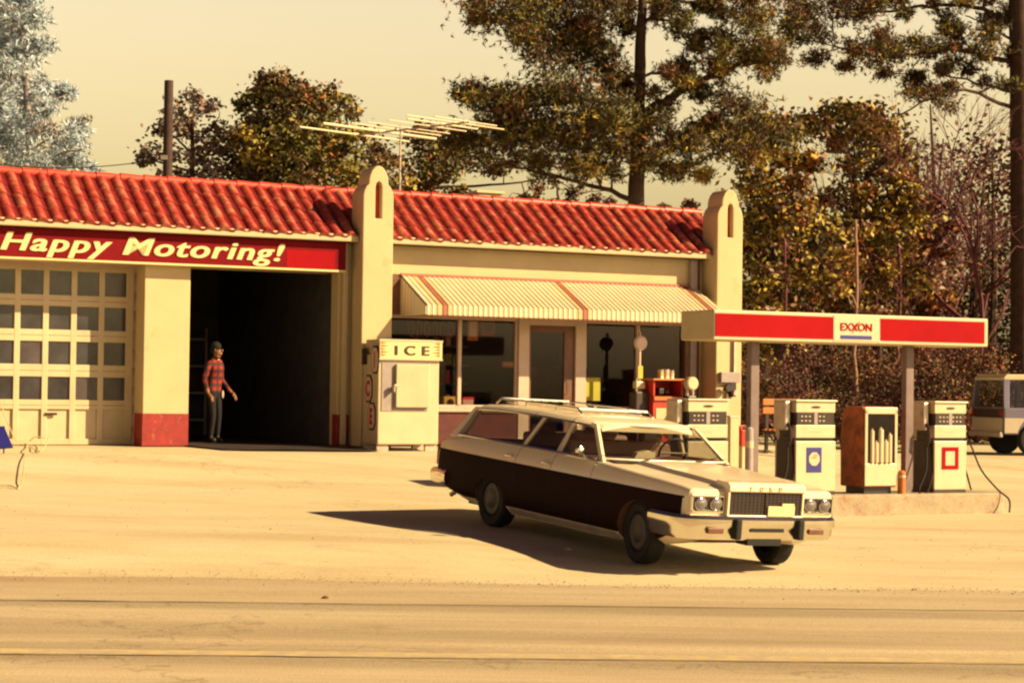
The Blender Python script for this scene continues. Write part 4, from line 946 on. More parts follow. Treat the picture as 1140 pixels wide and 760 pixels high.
for sy in (-1,1):
    b=MB(); a,c=sorted((sy*.74,sy*.93)); b.box(-5.70,-5.655,a,c,.62,.88); b.build('tail_lamp',M['redlens'],car,bevel=.01)
    b=MB(); b.box(-3.02,-2.86,min(sy*.985,sy*1.015),max(sy*.985,sy*1.015),.885,.905); b.build('door_handle',M['chrome'],car,bevel=.006)
    b=MB(); b.box(-3.86,-3.70,min(sy*.985,sy*1.015),max(sy*.985,sy*1.015),.89,.91); b.build('door_handle',M['chrome'],car,bevel=.006)
    b=MB(); b.box(-5.2,-2.0,min(sy*.80,sy*.86),max(sy*.80,sy*.86),1.02,1.045); b.build('window_ledge',M['seat'],car,bevel=.006)
    if sy>0: continue
    b=MB(); b.lathe([(.015,-.03),(.045,-.028),(.055,.0),(.045,.02),(.01,.035)],(-2.18,sy*1.02,1.11),0,16); mo=b.build('wing_mirror',M['chrome'],car,smooth=True)
    b=MB(); b.tube([(-2.18,sy*.93,1.03),(-2.18,sy*1.0,1.08)],.014,6); b.build('mirror_stalk',M['chrome'],mo)
b=MB(); b.tube([(-5.3,-.55,.30),(-5.72,-.60,.27)],.028,10); b.tube([(-5.72,-.6,.27),(-5.8,-.63,.22)],.03,10); b.build('tailpipe',M['dullmetal'],car,smooth=True)
b=MB(); b.box(-5.2,-1.5,-.7,.7,.18,.26); b.tube([(-4.2,-.8,.34),(-4.2,.8,.34)],.05,8); b.tube([(-1.02,-.8,.34),(-1.02,.8,.34)],.04,8); b.build('chassis',M['black'],car)
# interior
for x,lab in ((-3.0,'seat'),(-3.95,'seat')):
    b=MB(); b.box(x-.02,x+.12,-.72,.72,.98,1.19); b.box(x-.02,x+.10,-.60,-.30,1.17,1.29); b.box(x-.02,x+.10,.30,.60,1.17,1.29); b.build('seat_back',M['seat'],car,bevel=.035)
b=MB(); b.box(-2.12,-1.95,-.8,.8,.98,1.055); b.build('dashboard',M['interior'],car,bevel=.02)
b=MB(); b.tube([(-2.38+.06*math.sin(a*PI/10),.38+.19*math.cos(a*PI/10),1.10+.17*math.sin(a*PI/10)) for a in range(21)],.013,6,cap=False); b.tube([(-2.36,.19,1.1),(-2.36,.57,1.1)],.012,6); b.build('steering_wheel',M['blackmetal'],car,smooth=True)
b=MB(); b.box(-2.30,-2.28,-.09,.09,1.27,1.32); b.build('rear_view_mirror',M['blackmetal'],car)
b=MB(); b.prism([(-.40,1.055),(-.12,1.055),(-.12,1.13),(-.22,1.145),(-.36,1.12)],lambda p,q,t:(t,p,q),-2.08,-2.0); o=tag(b.build('paper_bag',M['canwhite']),'pale folded papers lying on the dashboard inside the windscreen','papers'); o.matrix_world=CM
# ================================================================== parked off-roader at right edge
su=at(1099,504,46); su.z=G(su.x,su.y)
sv=thing('parked_offroader','two tone dark blue and cream off-road vehicle parked at the right edge','off-road vehicle',su,R(11))
# local: +x forward (to the right), origin under the rear end centre
M['navy']=paintmat('dark_blue_paint',(.15,.13,.22),[-.0]); M['offwhite']=mat('cream_lower_paint',(.50,.42,.34),.4,var=.06)
sh=[(.0,.62),(.02,1.02),(.06,1.20),(.14,1.78),(.30,1.86),(2.2,1.88),(2.45,1.82),(2.85,1.25),(4.1,1.18),(4.25,1.05),(4.28,.60),(3.9,.45),(.1,.48)]
b=MB(); W=.88
low=[(.0,.48),(.0,1.10),(4.2,1.10),(4.27,1.0),(4.27,.50)]
b.prism(low,lambda p,q,t:(p,t,q),-W,W); o=b.build('body',[M['navy']],sv,bevel=.04); normals(o)
cu=[]
for cx in (.78,3.45):
    for sy in (-1,1):
        c=MB(); c.prism([(cx+.45*math.cos(a*PI/12),.44+.45*math.sin(a*PI/12)) for a in range(13)]+[(cx-.45,0),(cx+.45,0)],lambda p,q,t:(p,t,q),sy*W-.3,sy*W+.1); c=c.build('cut',M['blackmetal'],sv); normals(c); cu.append(c)
bpy.context.view_layer.update(); bool_cut(o,cu)
for sy in (-1,1):
    b=MB(); a,c=sorted((sy*W,sy*(W+.008))); b.box(.02,4.2,a,c,.52,.86); q=b.build('cream_side_panel',M['offwhite'],sv); normals(q); bpy.context.view_layer.update(); bool_cut(q,cu)
for c in cu: bpy.data.objects.remove(c)
b=MB(); b.box(-.012,.0,-.82,.82,.52,.86); b.build('cream_rear_panel',M['offwhite'],sv)
# cabin shell with pillars
b=MB(); b.prism([(.02,1.78),(.10,1.86),(2.35,1.88),(2.52,1.80),(2.50,1.76),(.03,1.73)],lambda p,q,t:(p,t,q),-.80,.80); b.build('roof',M['canwhite'],sv,bevel=.02)
for (xb,xt,wd) in ((.0,.03,.14),(1.05,1.05,.10),(2.75,2.45,.09)):
    for sy in (-1,1):
        b=MB(); y0,y1=sy*W,sy*.80; b.add([(xb,y0,1.08),(xb+wd,y0,1.08),(xb+wd,y0-sy*.05,1.08),(xb,y0-sy*.05,1.08),(xt,y1,1.76),(xt+wd,y1,1.76),(xt+wd,y1-sy*.05,1.76),(xt,y1-sy*.05,1.76)],[(0,1,2,3),(4,7,6,5),(0,4,5,1),(1,5,6,2),(2,6,7,3),(3,7,4,0)]); o=b.build('pillar',M['navy'],sv,bevel=.01); normals(o)
for sy in (-1,1):
    b=MB(); b.add([(.1,sy*.865,1.1),(1.05,sy*.865,1.1),(1.05,sy*.785,1.75),(.12,sy*.785,1.75)],[(0,1,2,3)]); b.build('side_window',M['carglass'],sv)
    b=MB(); b.add([(1.15,sy*.865,1.1),(2.78,sy*.865,1.1),(2.47,sy*.785,1.75),(1.15,sy*.785,1.75)],[(0,1,2,3)]); b.build('side_window',M['carglass'],sv)
b=MB(); b.add([(.02,-.8,1.1),(.02,.8,1.1),(.06,.75,1.74),(.06,-.75,1.74)],[(0,1,2,3)]); b.build('rear_window',M['carglass'],sv)
b=MB(); b.add([(2.8,-.8,1.1),(2.8,.8,1.1),(2.5,.75,1.76),(2.5,-.75,1.76)],[(0,1,2,3)]); b.build('windscreen',M['carglass'],sv)
b=MB(); b.box(1.2,1.35,-.7,-.1,1.0,1.5); b.box(1.2,1.35,.1,.7,1.0,1.5); b.build('seat_back',M['rust'],sv,bevel=.04)
b=MB(); b.box(-.09,-.01,-.86,.86,.42,.54); b.build('rear_bumper',M['dullmetal'],sv,bevel=.02)
b=MB(); b.box(4.27,4.36,-.88,.88,.44,.56); b.build('front_bumper',M['dullmetal'],sv,bevel=.02)
for sy in (-1,1):
    b=MB(); b.box(-.03,.0,min(sy*.70,sy*.80),max(sy*.70,sy*.80),.9,1.02); b.build('tail_lamp',M['redlens'],sv)
    for cx in (.78,3.45):
        b=MB(); b.lathe([(.2,-.12),(.35,-.12),(.375,-.08),(.375,.08),(.35,.12),(.2,.12)],(cx,sy*.76,.375),1,28); wo=b.build('wheel',M['black'],sv,smooth=True)
        b=MB(); b.lathe([(.19,-.02),(.17,.02),(.05,.03)] if sy>0 else [(.05,-.03),(.17,-.02),(.19,.02)],(cx,sy*.88,.375),1,20); b.build('hub',M['rimdark'],wo,smooth=True)
# ================================================================== man in the garage
pv=-.95; X=on(238,470,pv)[0]
pm=bthing('person','dark haired man in a red plaid shirt standing just inside the open garage bay','person',X,pv,1.02)
def skin(name,V,E,Rr,mats,parent,sub=2,root=0):
    me=bpy.data.meshes.new(name); me.from_pydata(V,E,[]); o=bpy.data.objects.new(name,me); COL.objects.link(o)
    md=o.modifiers.new('s','SKIN'); md.use_smooth_shade=True
    sk=me.skin_vertices[0] if len(me.skin_vertices) else None
    for i,r_ in enumerate(Rr):
        sk.data[i].radius=r_ if isinstance(r_,tuple) else (r_,r_); sk.data[i].use_root=(i==root)
    s=o.modifiers.new('u','SUBSURF'); s.levels=sub; s.render_levels=sub
    dg=bpy.context.evaluated_depsgraph_get(); dg.update(); m2=bpy.data.meshes.new_from_object(o.evaluated_get(dg)); bpy.data.objects.remove(o)
    for m_ in mats: m2.materials.append(m_)
    o=bpy.data.objects.new(name,m2); COL.objects.link(o); o.parent=parent
    for p_ in m2.polygons: p_.use_smooth=True
    return o
def skinobj(name,V,E,Rr,mats,parent,sub=2,root=0):
    me=bpy.data.meshes.new(name); me.from_pydata(V,E,[]); o=bpy.data.objects.new(name,me); COL.objects.link(o)
    bpy.context.view_layer.objects.active=o
    o.modifiers.new('s','SKIN')
    layer=me.skin_vertices[0]
    for i,r_ in enumerate(Rr):
        layer.data[i].radius=r_ if isinstance(r_,tuple) else (r_,r_); layer.data[i].use_root=(i==root)
    s=o.modifiers.new('u','SUBSURF'); s.levels=sub; s.render_levels=sub
    dg=bpy.context.evaluated_depsgraph_get(); dg.update(); m2=bpy.data.meshes.new_from_object(o.evaluated_get(dg)); bpy.data.objects.remove(o)
    for m_ in mats: m2.materials.append(m_)
    o=bpy.data.objects.new(name,m2); COL.objects.link(o); o.parent=parent
    for p_ in m2.polygons: p_.use_smooth=True
    return o
M['skin']=mat('skin',(.26,.11,.06),.6,var=.06,scale=10)
M['hair']=mat('dark_hair',(.008,.005,.004),.9,var=.3,scale=40)
M['jeans']=mat('dark_trousers',(.008,.006,.009),.9,var=.3,scale=8)
M['shoe']=mat('brown_boots',(.03,.016,.012),.5)
M['rag']=mat('pale_rag',(.45,.34,.33),.9,var=.15)
# plaid
pl=bpy.data.materials.new('red_plaid'); pl.use_nodes=True; nt=pl.node_tree; N=nt.nodes; L=nt.links; bs=N['Principled BSDF']; bs.inputs['Roughness'].default_value=.9
tc=N.new('ShaderNodeTexCoord'); sp=N.new('ShaderNodeSeparateXYZ'); L.new(tc.outputs['Object'],sp.inputs[0])
def band(sock,fr,th):
    a=N.new('ShaderNodeMath'); a.operation='MULTIPLY'; L.new(sock,a.inputs[0]); a.inputs[1].default_value=fr
    c=N.new('ShaderNodeMath'); c.operation='FRACT'; L.new(a.outputs[0],c.inputs[0]); d=N.new('ShaderNodeMath'); d.operation='LESS_THAN'; L.new(c.outputs[0],d.inputs[0]); d.inputs[1].default_value=th; return d.outputs[0]
ad=N.new('ShaderNodeMath'); ad.operation='ADD'; L.new(band(sp.outputs[2],8,.5),ad.inputs[0]); L.new(band(sp.outputs[0],9,.4),ad.inputs[1])
ra=N.new('ShaderNodeMath'); ra.operation='MULTIPLY'; L.new(ad.outputs[0],ra.inputs[0]); ra.inputs[1].default_value=.5
cr=N.new('ShaderNodeValToRGB'); cr.color_ramp.interpolation='CONSTANT'; e=cr.color_ramp.elements; e[0].position=0; e[0].color=(.24,.014,.014,1); e[1].position=.4; e[1].color=(.07,.008,.009,1); x_=e.new(.9); x_.color=(.025,.012,.014,1)
L.new(ra.outputs[0],cr.inputs[0]); L.new(cr.outputs[0],bs.inputs['Base Color'])
# facing right-toward the viewer: local +x right, -y to camera. body turned about 30 deg
fa=R(-50); fx=Vector((math.cos(fa),math.sin(fa),0)); sx=Vector((-fx.y,fx.x,0))   # forward, left
def P3(f,l,z): v=fx*f+sx*l; return (v.x,v.y,z)
V=[P3(0,0,.93),P3(.0,0,1.08),P3(.02,0,1.25),P3(.02,0,1.40),P3(.03,0,1.485),P3(.045,0,1.535),P3(.06,0,1.60),P3(.06,0,1.68),    # pelvis..head 0-7
   P3(0,.10,.88),P3(.03,.11,.50),P3(.0,.12,.10),P3(.12,.13,.045),    # left leg 8-11
   P3(0,-.10,.88),P3(.06,-.12,.50),P3(.02,-.13,.10),P3(.14,-.15,.045),  # right leg 12-15
   P3(.0,.19,1.40),P3(-.02,.26,1.14),P3(.14,.27,.95),P3(.20,.27,.90),   # left arm 16-19
   P3(.0,-.19,1.40),P3(-.05,-.25,1.14),P3(.02,-.25,.93),P3(.04,-.245,.87)] # right arm 20-23
E_=[(0,1),(1,2),(2,3),(3,4),(4,5),(5,6),(6,7),(0,8),(8,9),(9,10),(10,11),(0,12),(12,13),(13,14),(14,15),(3,16),(16,17),(17,18),(18,19),(3,20),(20,21),(21,22),(22,23)]
Rr=[(.15,.11),(.145,.105),(.165,.12),(.15,.10),.055,.052,(.075,.088),(.070,.085),.085,.058,.042,.045,.085,.058,.042,.045,.062,.047,.033,.030,.062,.047,.033,.030]
body_=skinobj('body',V,E_,Rr,[M['skin'],pl,M['jeans'],M['shoe']],pm)
for p_ in body_.data.polygons:
    c=p_.center; d=math.hypot(c.x,c.y)
    hand=c.z<.965 and abs(c.x*sx.x+c.y*sx.y)>.215
    if c.z<.13: p_.material_index=3
    elif hand: p_.material_index=0
    elif c.z<.93 and abs(c.x*sx.x+c.y*sx.y)<.215: p_.material_index=2
    elif c.z<1.475: p_.material_index=1
    else: p_.material_index=0
# hands: five fingers each, loosely curled
for sgn,(wx,wl,wz) in ((1,(.20,.27,.90)),(-1,(.04,-.245,.87))):
    V=[P3(wx,wl,wz+.01),P3(wx+.035,wl,wz-.035),P3(wx+.06,wl,wz-.06)]; E2=[(0,1),(1,2)]; R2=[(.024,.032),(.018,.036),(.015,.034)]
    for k,(off,ln) in enumerate(((.030,.9),(.010,1.),(-.010,.95),(-.030,.75))):
        i=len(V); V+=[P3(wx+.075,wl+off,wz-.085),P3(wx+.085,wl+off,wz-.085-.035*ln),P3(wx+.065,wl+off,wz-.085-.06*ln)]; E2+=[(2,i),(i,i+1),(i+1,i+2)]; R2+=[.010,.009,.007]
    i=len(V); V+=[P3(wx+.05,wl-sgn*.045,wz-.045),P3(wx+.08,wl-sgn*.055,wz-.075)]; E2+=[(1,i),(i,i+1)]; R2+=[.012,.009]
    skinobj('hand',V,E2,R2,[M['skin']],body_,sub=1)
# face, hair, collar
def blob(name,c,r,m_,parent,sc3=(1,1,1),n=12):
    b=MB(); prof_=[(r*math.sin(PI*k/n)+1e-4,-r*math.cos(PI*k/n)) for k in range(n+1)]; b.lathe(prof_,(0,0,0),2,16)
    o=b.build(name,M[m_],parent,smooth=True)
    for v in o.data.vertices: 
        q=v.co; v.co=Vector(c)+fx*(q.x*sc3[0])+sx*(q.y*sc3[1])+Vector((0,0,q.z*sc3[2]))
    return o
blob('hair',P3(.018,0,1.712),.102,'hair',pm,(.98,.88,.90))
blob('hair_back',P3(-.015,0,1.655),.088,'hair',pm,(.85,.95,.9))
blob('nose',P3(.150,0,1.645),.018,'skin',pm,(1,.8,1.3)); 
for s in (-1,1):
    blob('eye',P3(.134,s*.032,1.668),.007,'hair',pm,(.5,1,.6)); blob('ear',P3(.055,s*.083,1.65),.026,'skin',pm,(.6,.4,1.1)); blob('eyebrow',P3(.133,s*.033,1.688),.010,'hair',pm,(.3,1,.25))
blob('mouth',P3(.140,0,1.605),.02,'pink',pm,(.3,1,.25))
blob('chin',P3(.105,0,1.585),.045,'skin',pm,(.8,.9,.7))
b=MB(); b.tube([P3(.03+.075*math.cos(a*PI/8),.075*math.sin(a*PI/8),1.475-.03*math.cos(a*PI/8)) for a in range(17)],.017,6,cap=False); b.build('collar',pl,pm,smooth=True)
blob('undershirt',P3(.075,0,1.465),.035,'canwhite',pm,(.8,1,.9))
q=blob('shop_rag',P3(.105,.115,.87),.045,'rag',pm,(.35,.7,1.6))
# ================================================================== trees
class Tree:
    def __init__(s,name,label,cat,base,group=None):
        s.o=thing(name,label,cat,base,0,group); s.base=Vector(base); s.br=MB(); s.lf=MB(); s.pts=[]
    def limb(s,P,r0,r1,n=8,jit=.0):
        P=[Vector(p)-s.base for p in P]; out=[]
        for i in range(len(P)-1):
            p0=P[max(i-1,0)];p1=P[i];p2=P[i+1];p3_=P[min(i+2,len(P)-1)]
            for k in range(5):
                u=k/5; q=.5*((2*p1)+(p2-p0)*u+(2*p0-5*p1+4*p2-p3_)*u*u+(3*p1-p0-3*p2+p3_)*u**3)
                if out: q=q+Vector([random.uniform(-jit,jit) for _ in range(3)])
                out.append(q)
        out.append(P[-1]); m_=len(out)
        s.br.tube(out,[r0+(r1-r0)*(i/(m_-1))**.8 for i in range(m_)],n)
        for i,q in enumerate(out): s.pts.append((q,r0+(r1-r0)*i/(m_-1)))
    def near(s,c):
        return min(s.pts,key=lambda p:(p[0]-c).length+ (1.2*max(0,p[0].z-c.z)))
    def clump(s,c,r,dens,kind,mats,rz=.8,ry=1.,size=.16,twigs=None,dark=0):
        c=Vector(c)-s.base
        p,rr=s.near(c) if s.pts else (c,0); d=(p-c).length
        if s.pts and d<1.6:
            mid=(p+c)/2+Vector((random.uniform(-.2,.2),random.uniform(-.2,.2),random.uniform(-.1,.25)))*d*.3
            s.br.tube([p,mid,c],[min(rr*.6,.045),.025,.012],5,cap=False)
        n=twigs or max(4,int(r*r*22))
        wsum=sum(mats); bias=random.choices(range(len(mats)),weights=mats)[0]; mats=[w_+(wsum*.35 if i_==bias else 0) for i_,w_ in enumerate(mats)]
        for t in range(n):
            while True:
                q=Vector([random.uniform(-1,1) for _ in range(3)])
                if q.length<1: break
            q=q*(.55+.45*random.random()); tp=c+Vector((q.x*r,q.y*r*ry,q.z*r*rz))
            if random.random()<.6: s.br.tube([c,(c+tp)/2+Vector((0,0,random.uniform(-.1,.1)*r)),tp],[.012,.008,.004],3,cap=False)
            mi=random.choices(range(len(mats)),weights=mats)[0]
            k=int(dens*random.uniform(.6,1.4)); rad=r*(.46 if kind=='pine' else .36)
            for j in range(k):
                g=tp+Vector((random.gauss(0,rad),random.gauss(0,rad),random.gauss(0,rad*.65))); mj=mi if random.random()<.75 else random.choices(range(len(mats)),weights=mats)[0]
                s.leaf(g,kind,size*random.uniform(.7,1.3),mj)
    def leaf(s,g,kind,sz,mi):
        if kind=='pine':
            ax=Vector((random.gauss(0,1),random.gauss(0,1),random.gauss(.3,1))).normalized()
            for _ in range(5):
                d=(ax+Vector((random.gauss(0,.7),random.gauss(0,.7),random.gauss(0,.7)))).normalized()*sz
                w=d.cross(Vector((random.gauss(0,1),random.gauss(0,1),random.gauss(0,1)))).normalized()*sz*.11
                s.lf.add([g-w,g+w,g+d],[(0,1,2)],mi)
        else:
            u=Vector((random.gauss(0,1),random.gauss(0,1),random.gauss(0,.7))).normalized(); w=u.cross(Vector((random.gauss(0,1),random.gauss(0,1),random.gauss(0,1)))).normalized()
            s.lf.add([g-u*sz*.5,g+w*sz*.3,g+u*sz*.5,g-w*sz*.3],[(0,1,2,3)],mi)
    def done(s,leafm,bark):
        s.br.build('trunk',bark,s.o,smooth=True)
        if s.lf.f: s.lf.build('crown',leafm,s.o)
def pxtree(name,label,cat,Y,trunk,r0,r1,limbs,clumps,kind,leafm,wts,bark,dens=14,size=.16,group=None,ry=1.6,rz=.75,dspread=1.6,curl=.5):
    p0=at(*trunk[0],Y); g=G(p0.x,p0.y); base=Vector((p0.x,p0.y,g)); t=Tree(name,label,cat,base,group)
    T=[Vector((p0.x,p0.y,g-.3))]+[at(*q,Y) for q in trunk]
    t.limb(T,r0,r1,12,jit=.015)
    for li,(P,a,b_) in enumerate(limbs):
        d=random.uniform(-1,1)*dspread; n=len(P); LP=[at(*q,Y+d*k/(n-1)) for k,q in enumerate(P)]; t.limb(LP,a,b_,7,jit=.035)
        if kind=='pine':
            for k in range(len(LP)-1):
                for u in (.2,.5,.8):
                    if k==0 and u<.6: continue
                    if random.random()<.75:
                        q=LP[k].lerp(LP[k+1],u)+Vector((random.uniform(-.25,.25),random.uniform(-.9,.9),random.uniform(-.15,.45))); t.clump(q,random.uniform(.22,.42),dens*.8,kind,wts,size=size,twigs=5)
    for (x,y,r_) in clumps:
        rm=r_*Y/F*(1.38 if name=='dense_tree' else 1.08 if kind=='pine' else 1.2); t.clump(at(x,y,Y+random.uniform(-1,1)*dspread),rm,dens*1.35,kind,wts,rz=rz,ry=ry,size=size,twigs=max(5,int(14*(rm/.8)**1.3)))
    t.done(leafm,bark); return t
PM=[L_dk,L_ol,L_br,L_ye,L_or]
pxtree('pine_tree','big pine with a tall forked dark trunk directly behind the shop roof','tree',52,[(706,300),(709,190),(711,120),(713,60),(715,0),(717,-70)],.29,.09,[
 ([(714,128),(735,116),(760,100),(800,82),(825,73),(862,66)],.15,.04),([(712,190),(740,172),(765,150),(800,130)],.09,.03),([(708,100),(690,85),(670,70),(650,55),(625,45)],.10,.03),
 ([(706,222),(660,207),(620,197),(570,185)],.08,.03),([(713,35),(690,18),(672,0),(655,-20)],.09,.04),([(715,30),(732,14),(762,12)],.06,.02),([(716,2),(770,2),(808,12),(826,26)],.055,.02),
 ([(714,22),(745,24),(765,45),(788,53)],.045,.015),([(713,85),(745,82),(767,94)],.05,.02),([(710,112),(660,112),(600,118),(550,125),(512,105)],.08,.02),([(711,150),(670,140),(620,150),(560,160)],.08,.02),([(708,172),(750,190),(800,170),(845,160)],.07,.02)],
 [(560,10,34),(595,14,32),(635,8,28),(535,8,18),(530,20,10),(590,48,20),(620,45,24),(655,40,26),(645,72,22),(605,66,24),(672,15,22),(575,30,22),(600,-10,30),(660,-15,25),
  (540,112,20),(513,103,11),(572,108,24),(608,104,26),(645,112,30),(685,128,26),(725,134,18),(560,132,26),
  (555,150,28),(598,150,32),(640,160,32),(682,168,30),(522,150,16),(502,162,15),(722,165,24),(762,158,24),(790,142,20),(650,188,20),(600,182,18),(545,178,18),(705,145,20),(660,135,26),
  (800,42,18),(828,44,20),(858,52,20),(846,20,18),(880,30,16),(782,105,12),(812,118,22),(842,128,24),(745,82,8),(835,160,20),(865,150,20),(800,165,18),(830,-8,18),(870,-5,20),
  (745,2,12),(792,6,10),(775,52,7),(750,190,12),(785,195,10),(800,70,12),(850,80,14),(690,100,14),(700,30,10)],
 'pine',PM,[44,30,24,9,2],M['bark'],dens=32,size=.155)
pxtree('pine_tree','tall pine with long drooping bare limbs at the right edge behind the off-roader','tree',58,[(1139,450),(1138,300),(1137,150),(1135,0),(1134,-70)],.42,.3,[
 ([(1133,72),(1092,62),(1060,55),(1010,62),(975,64),(930,52)],.09,.03),([(1133,28),(1085,8),(1035,7),(990,12),(955,16)],.08,.03),([(1133,104),(1085,92),(1040,80)],.06,.02),([(1130,122),(1080,102),(1045,105),(998,130)],.07,.02),
 ([(1133,52),(1105,30),(1075,18)],.05,.02),([(1090,62),(1060,38),(1040,30)],.03,.01),([(1060,100),(1030,95),(1010,75)],.03,.01)],
 [(955,18,22),(928,8,24),(900,6,22),(980,40,14),(1000,62,24),(962,60,20),(1030,58,15),(940,74,10),(915,38,16),(885,45,12),(1060,34,13),(1100,42,17),(1115,16,18),(1080,78,9),(985,82,9),(890,20,16),(905,65,12),(1050,75,9),(1125,60,12),(1020,85,8),(1010,15,8),(1120,95,9),(975,8,9)],
 'pine',PM,[50,20,26,5,1],M['bark'],dens=24,size=.155)
pxtree('pine_tree','pale blue grey feathery pine at the left edge behind the garage roof','tree',56,[(38,300),(34,180),(28,80),(20,0),(16,-60)],.16,.07,[
 ([(34,170),(60,150),(90,140)],.05,.015),([(34,190),(70,170),(95,168)],.05,.015),([(28,80),(0,95),(-30,110)],.05,.02),([(32,130),(50,118),(75,105)],.04,.015),([(30,110),(0,130),(-40,140)],.04,.02),([(26,60),(45,50)],.03,.01),([(33,150),(0,165),(-20,170)],.04,.02)],
 [(20,25,24),(45,20,12),(20,60,22),(0,90,24),(25,110,20),(0,140,24),(30,145,18),(20,185,22),(65,165,14),(-5,20,28),(8,18,26),(28,48,20),(-5,45,20),(8,72,22),(36,92,15),(44,52,10),(18,128,18),(52,118,13),(76,108,9),(12,162,20),(55,150,14),(86,143,9),(40,182,17),(80,176,12),(60,195,15),(-10,110,18),(100,190,8),(-15,10,20),(30,5,12)],
 'pine',[L_bl,L_bl2,L_gr],[40,60,10],M['greypaint'],dens=17,size=.19)
pxtree('sparse_tree','thin greyish tree with see-through crown around the dark wooden pole','tree',62,[(212,260),(214,190),(214,140),(216,100)],.15,.03,[([(214,170),(190,150),(175,140)],.05,.01),([(214,160),(238,140),(245,125)],.05,.01),([(213,190),(170,178),(155,170)],.05,.01)],
 [(215,108,13),(200,125,15),(232,122,14),(184,145,14),(210,145,16),(238,148,16),(165,172,14),(155,180,8),(190,172,14),(222,175,18),(247,170,14),(182,195,14),(240,195,16),(208,200,15)],
 'leaf',[L_gr,L_pk,L_dk,L_br],[34,22,24,20],M['bark'],dens=20,size=.19)
pxtree('dense_tree','dense olive green tree standing behind the roof left of the first pylon','tree',60,[(318,260),(318,180),(316,120)],.25,.05,[([(318,180),(350,150),(370,140)],.07,.02),([(318,170),(285,140),(275,125)],.07,.02)],
 [(300,92,14),(318,97,18),(288,112,14),(340,108,16),(312,122,26),(284,140,20),(352,138,22),(322,150,30),(280,165,22),(355,170,26),(386,158,14),(330,182,30),(285,195,24),(385,190,20),(268,118,6),(268,190,14),(270,150,12),(360,120,12),(300,215,20),(340,215,22),(380,215,20),(270,212,16),(300,170,20),(345,185,22)],
 'leaf',[L_dk,L_ol,L_br,L_ye,L_or],[30,42,16,14,3],M['bark'],dens=44,size=.17)
pxtree('sparse_tree','small thin tree peeking above the dense tree beside the antenna','tree',64,[(385,260),(380,170),(376,120)],.14,.03,[([(382,200),(410,170),(425,160)],.05,.01)],
 [(372,105,11),(385,113,12),(395,128,11),(400,150,14),(415,165,16),(425,185,18),(440,205,16),(365,125,9),(408,190,18),(436,180,12)],
 'leaf',[L_ol,L_br,L_gr,L_ye],[36,24,24,16],M['bark'],dens=26,size=.18)
pxtree('dense_tree','dark leafy tree right of the antenna mast with sky showing through low down','tree',66,[(480,280),(482,200),(480,150)],.2,.05,[([(482,190),(510,175),(530,170)],.06,.02),([(482,210),(560,205),(600,200)],.06,.02)],
 [(468,150,14),(490,160,18),(470,175,18),(462,200,18),(492,190,16),(510,180,14),(505,215,12),(478,222,14),(448,220,12),(585,222,10),(560,190,9),(530,160,12)],
 'leaf',[L_dk,L_br,L_ol,L_or],[45,25,25,6],M['bark'],dens=34,size=.18)
pxtree('sparse_tree','low scrubby tree behind the middle of the shop roof ridge','tree',70,[(625,300),(622,230),(620,205)],.12,.03,[([(622,225),(650,215),(680,212)],.04,.01),([(622,230),(590,220),(570,215)],.04,.01)],
 [(600,208,10),(618,200,9),(640,214,10),(660,222,9),(590,228,9),(625,228,10),(680,226,8),(560,228,7),(770,228,8),(740,232,6),(700,232,8)],
 'leaf',[L_br,L_dk,L_pk,L_gr],[35,35,15,12],M['bark'],dens=22,size=.17)
# woods at right
pxtree('dense_tree','golden brown tree directly right of the right pylon','tree',56,[(868,470),(866,330),(862,220),(858,160)],.2,.06,[([(864,250),(900,225),(925,215)],.06,.02),([(866,300),(900,290),(930,300)],.06,.02),([(864,200),(840,180),(830,170)],.05,.02)],
 [(842,150,18),(868,142,20),(850,175,22),(840,205,20),(860,225,24),(842,245,20),(885,205,14),(872,255,26),(850,285,26),(890,285,26),(852,320,24),(885,325,24),(915,255,20),(920,300,22),(845,355,20),(880,360,22),(835,275,10),(840,395,20),(866,400,22),(900,180,12),(825,150,16),(895,230,18),(880,180,14),(905,280,20)],
 'leaf',[L_dk,L_br,L_ye,L_or,L_ol],[26,26,30,10,16],M['bark'],dens=32,size=.19)
pxtree('dense_tree','broad yellowish tree whose crown rises above the canopy logo panel','tree',60,[(958,470),(955,330),(952,240),(950,180)],.22,.06,[([(955,250),(985,225),(1005,205)],.06,.02),([(955,280),(925,260),(915,250)],.06,.02)],
 [(905,138,18),(932,132,20),(962,125,18),(980,140,18),(950,155,20),(975,165,20),(1000,172,16),(1005,200,18),(975,195,18),(958,215,16),(990,230,22),(950,250,22),(965,280,24),(1000,270,22),(935,290,22),(985,310,24),(950,325,24),(1010,310,18),(920,335,18),(970,350,22),(1020,240,14),(930,160,10),(995,145,10),(945,185,14),(1010,225,16),(925,225,14),(980,260,20)],
 'leaf',[L_dk,L_br,L_ye,L_or,L_ol],[24,24,32,10,16],M['bark'],dens=28,size=.19)
pxtree('autumn_tree','reddish brown tree with pale leaves rising behind the right canopy post','tree',62,[(1030,470),(1028,350),(1026,260)],.16,.05,[([(1028,300),(1045,270),(1055,250)],.05,.01)],
 [(1025,240,16),(1040,265,18),(1020,285,18),(1042,300,16),(1025,320,18),(1040,340,16),(1015,345,14),(1028,365,14),(1038,395,15),(1018,400,12),(1030,425,14),(1055,280,10),(1040,220,12),(1060,250,10)],
 'leaf',[L_pu,L_br,L_pk,L_or,L_ye],[36,28,12,12,8],M['barkpurple'],dens=26,size=.19)
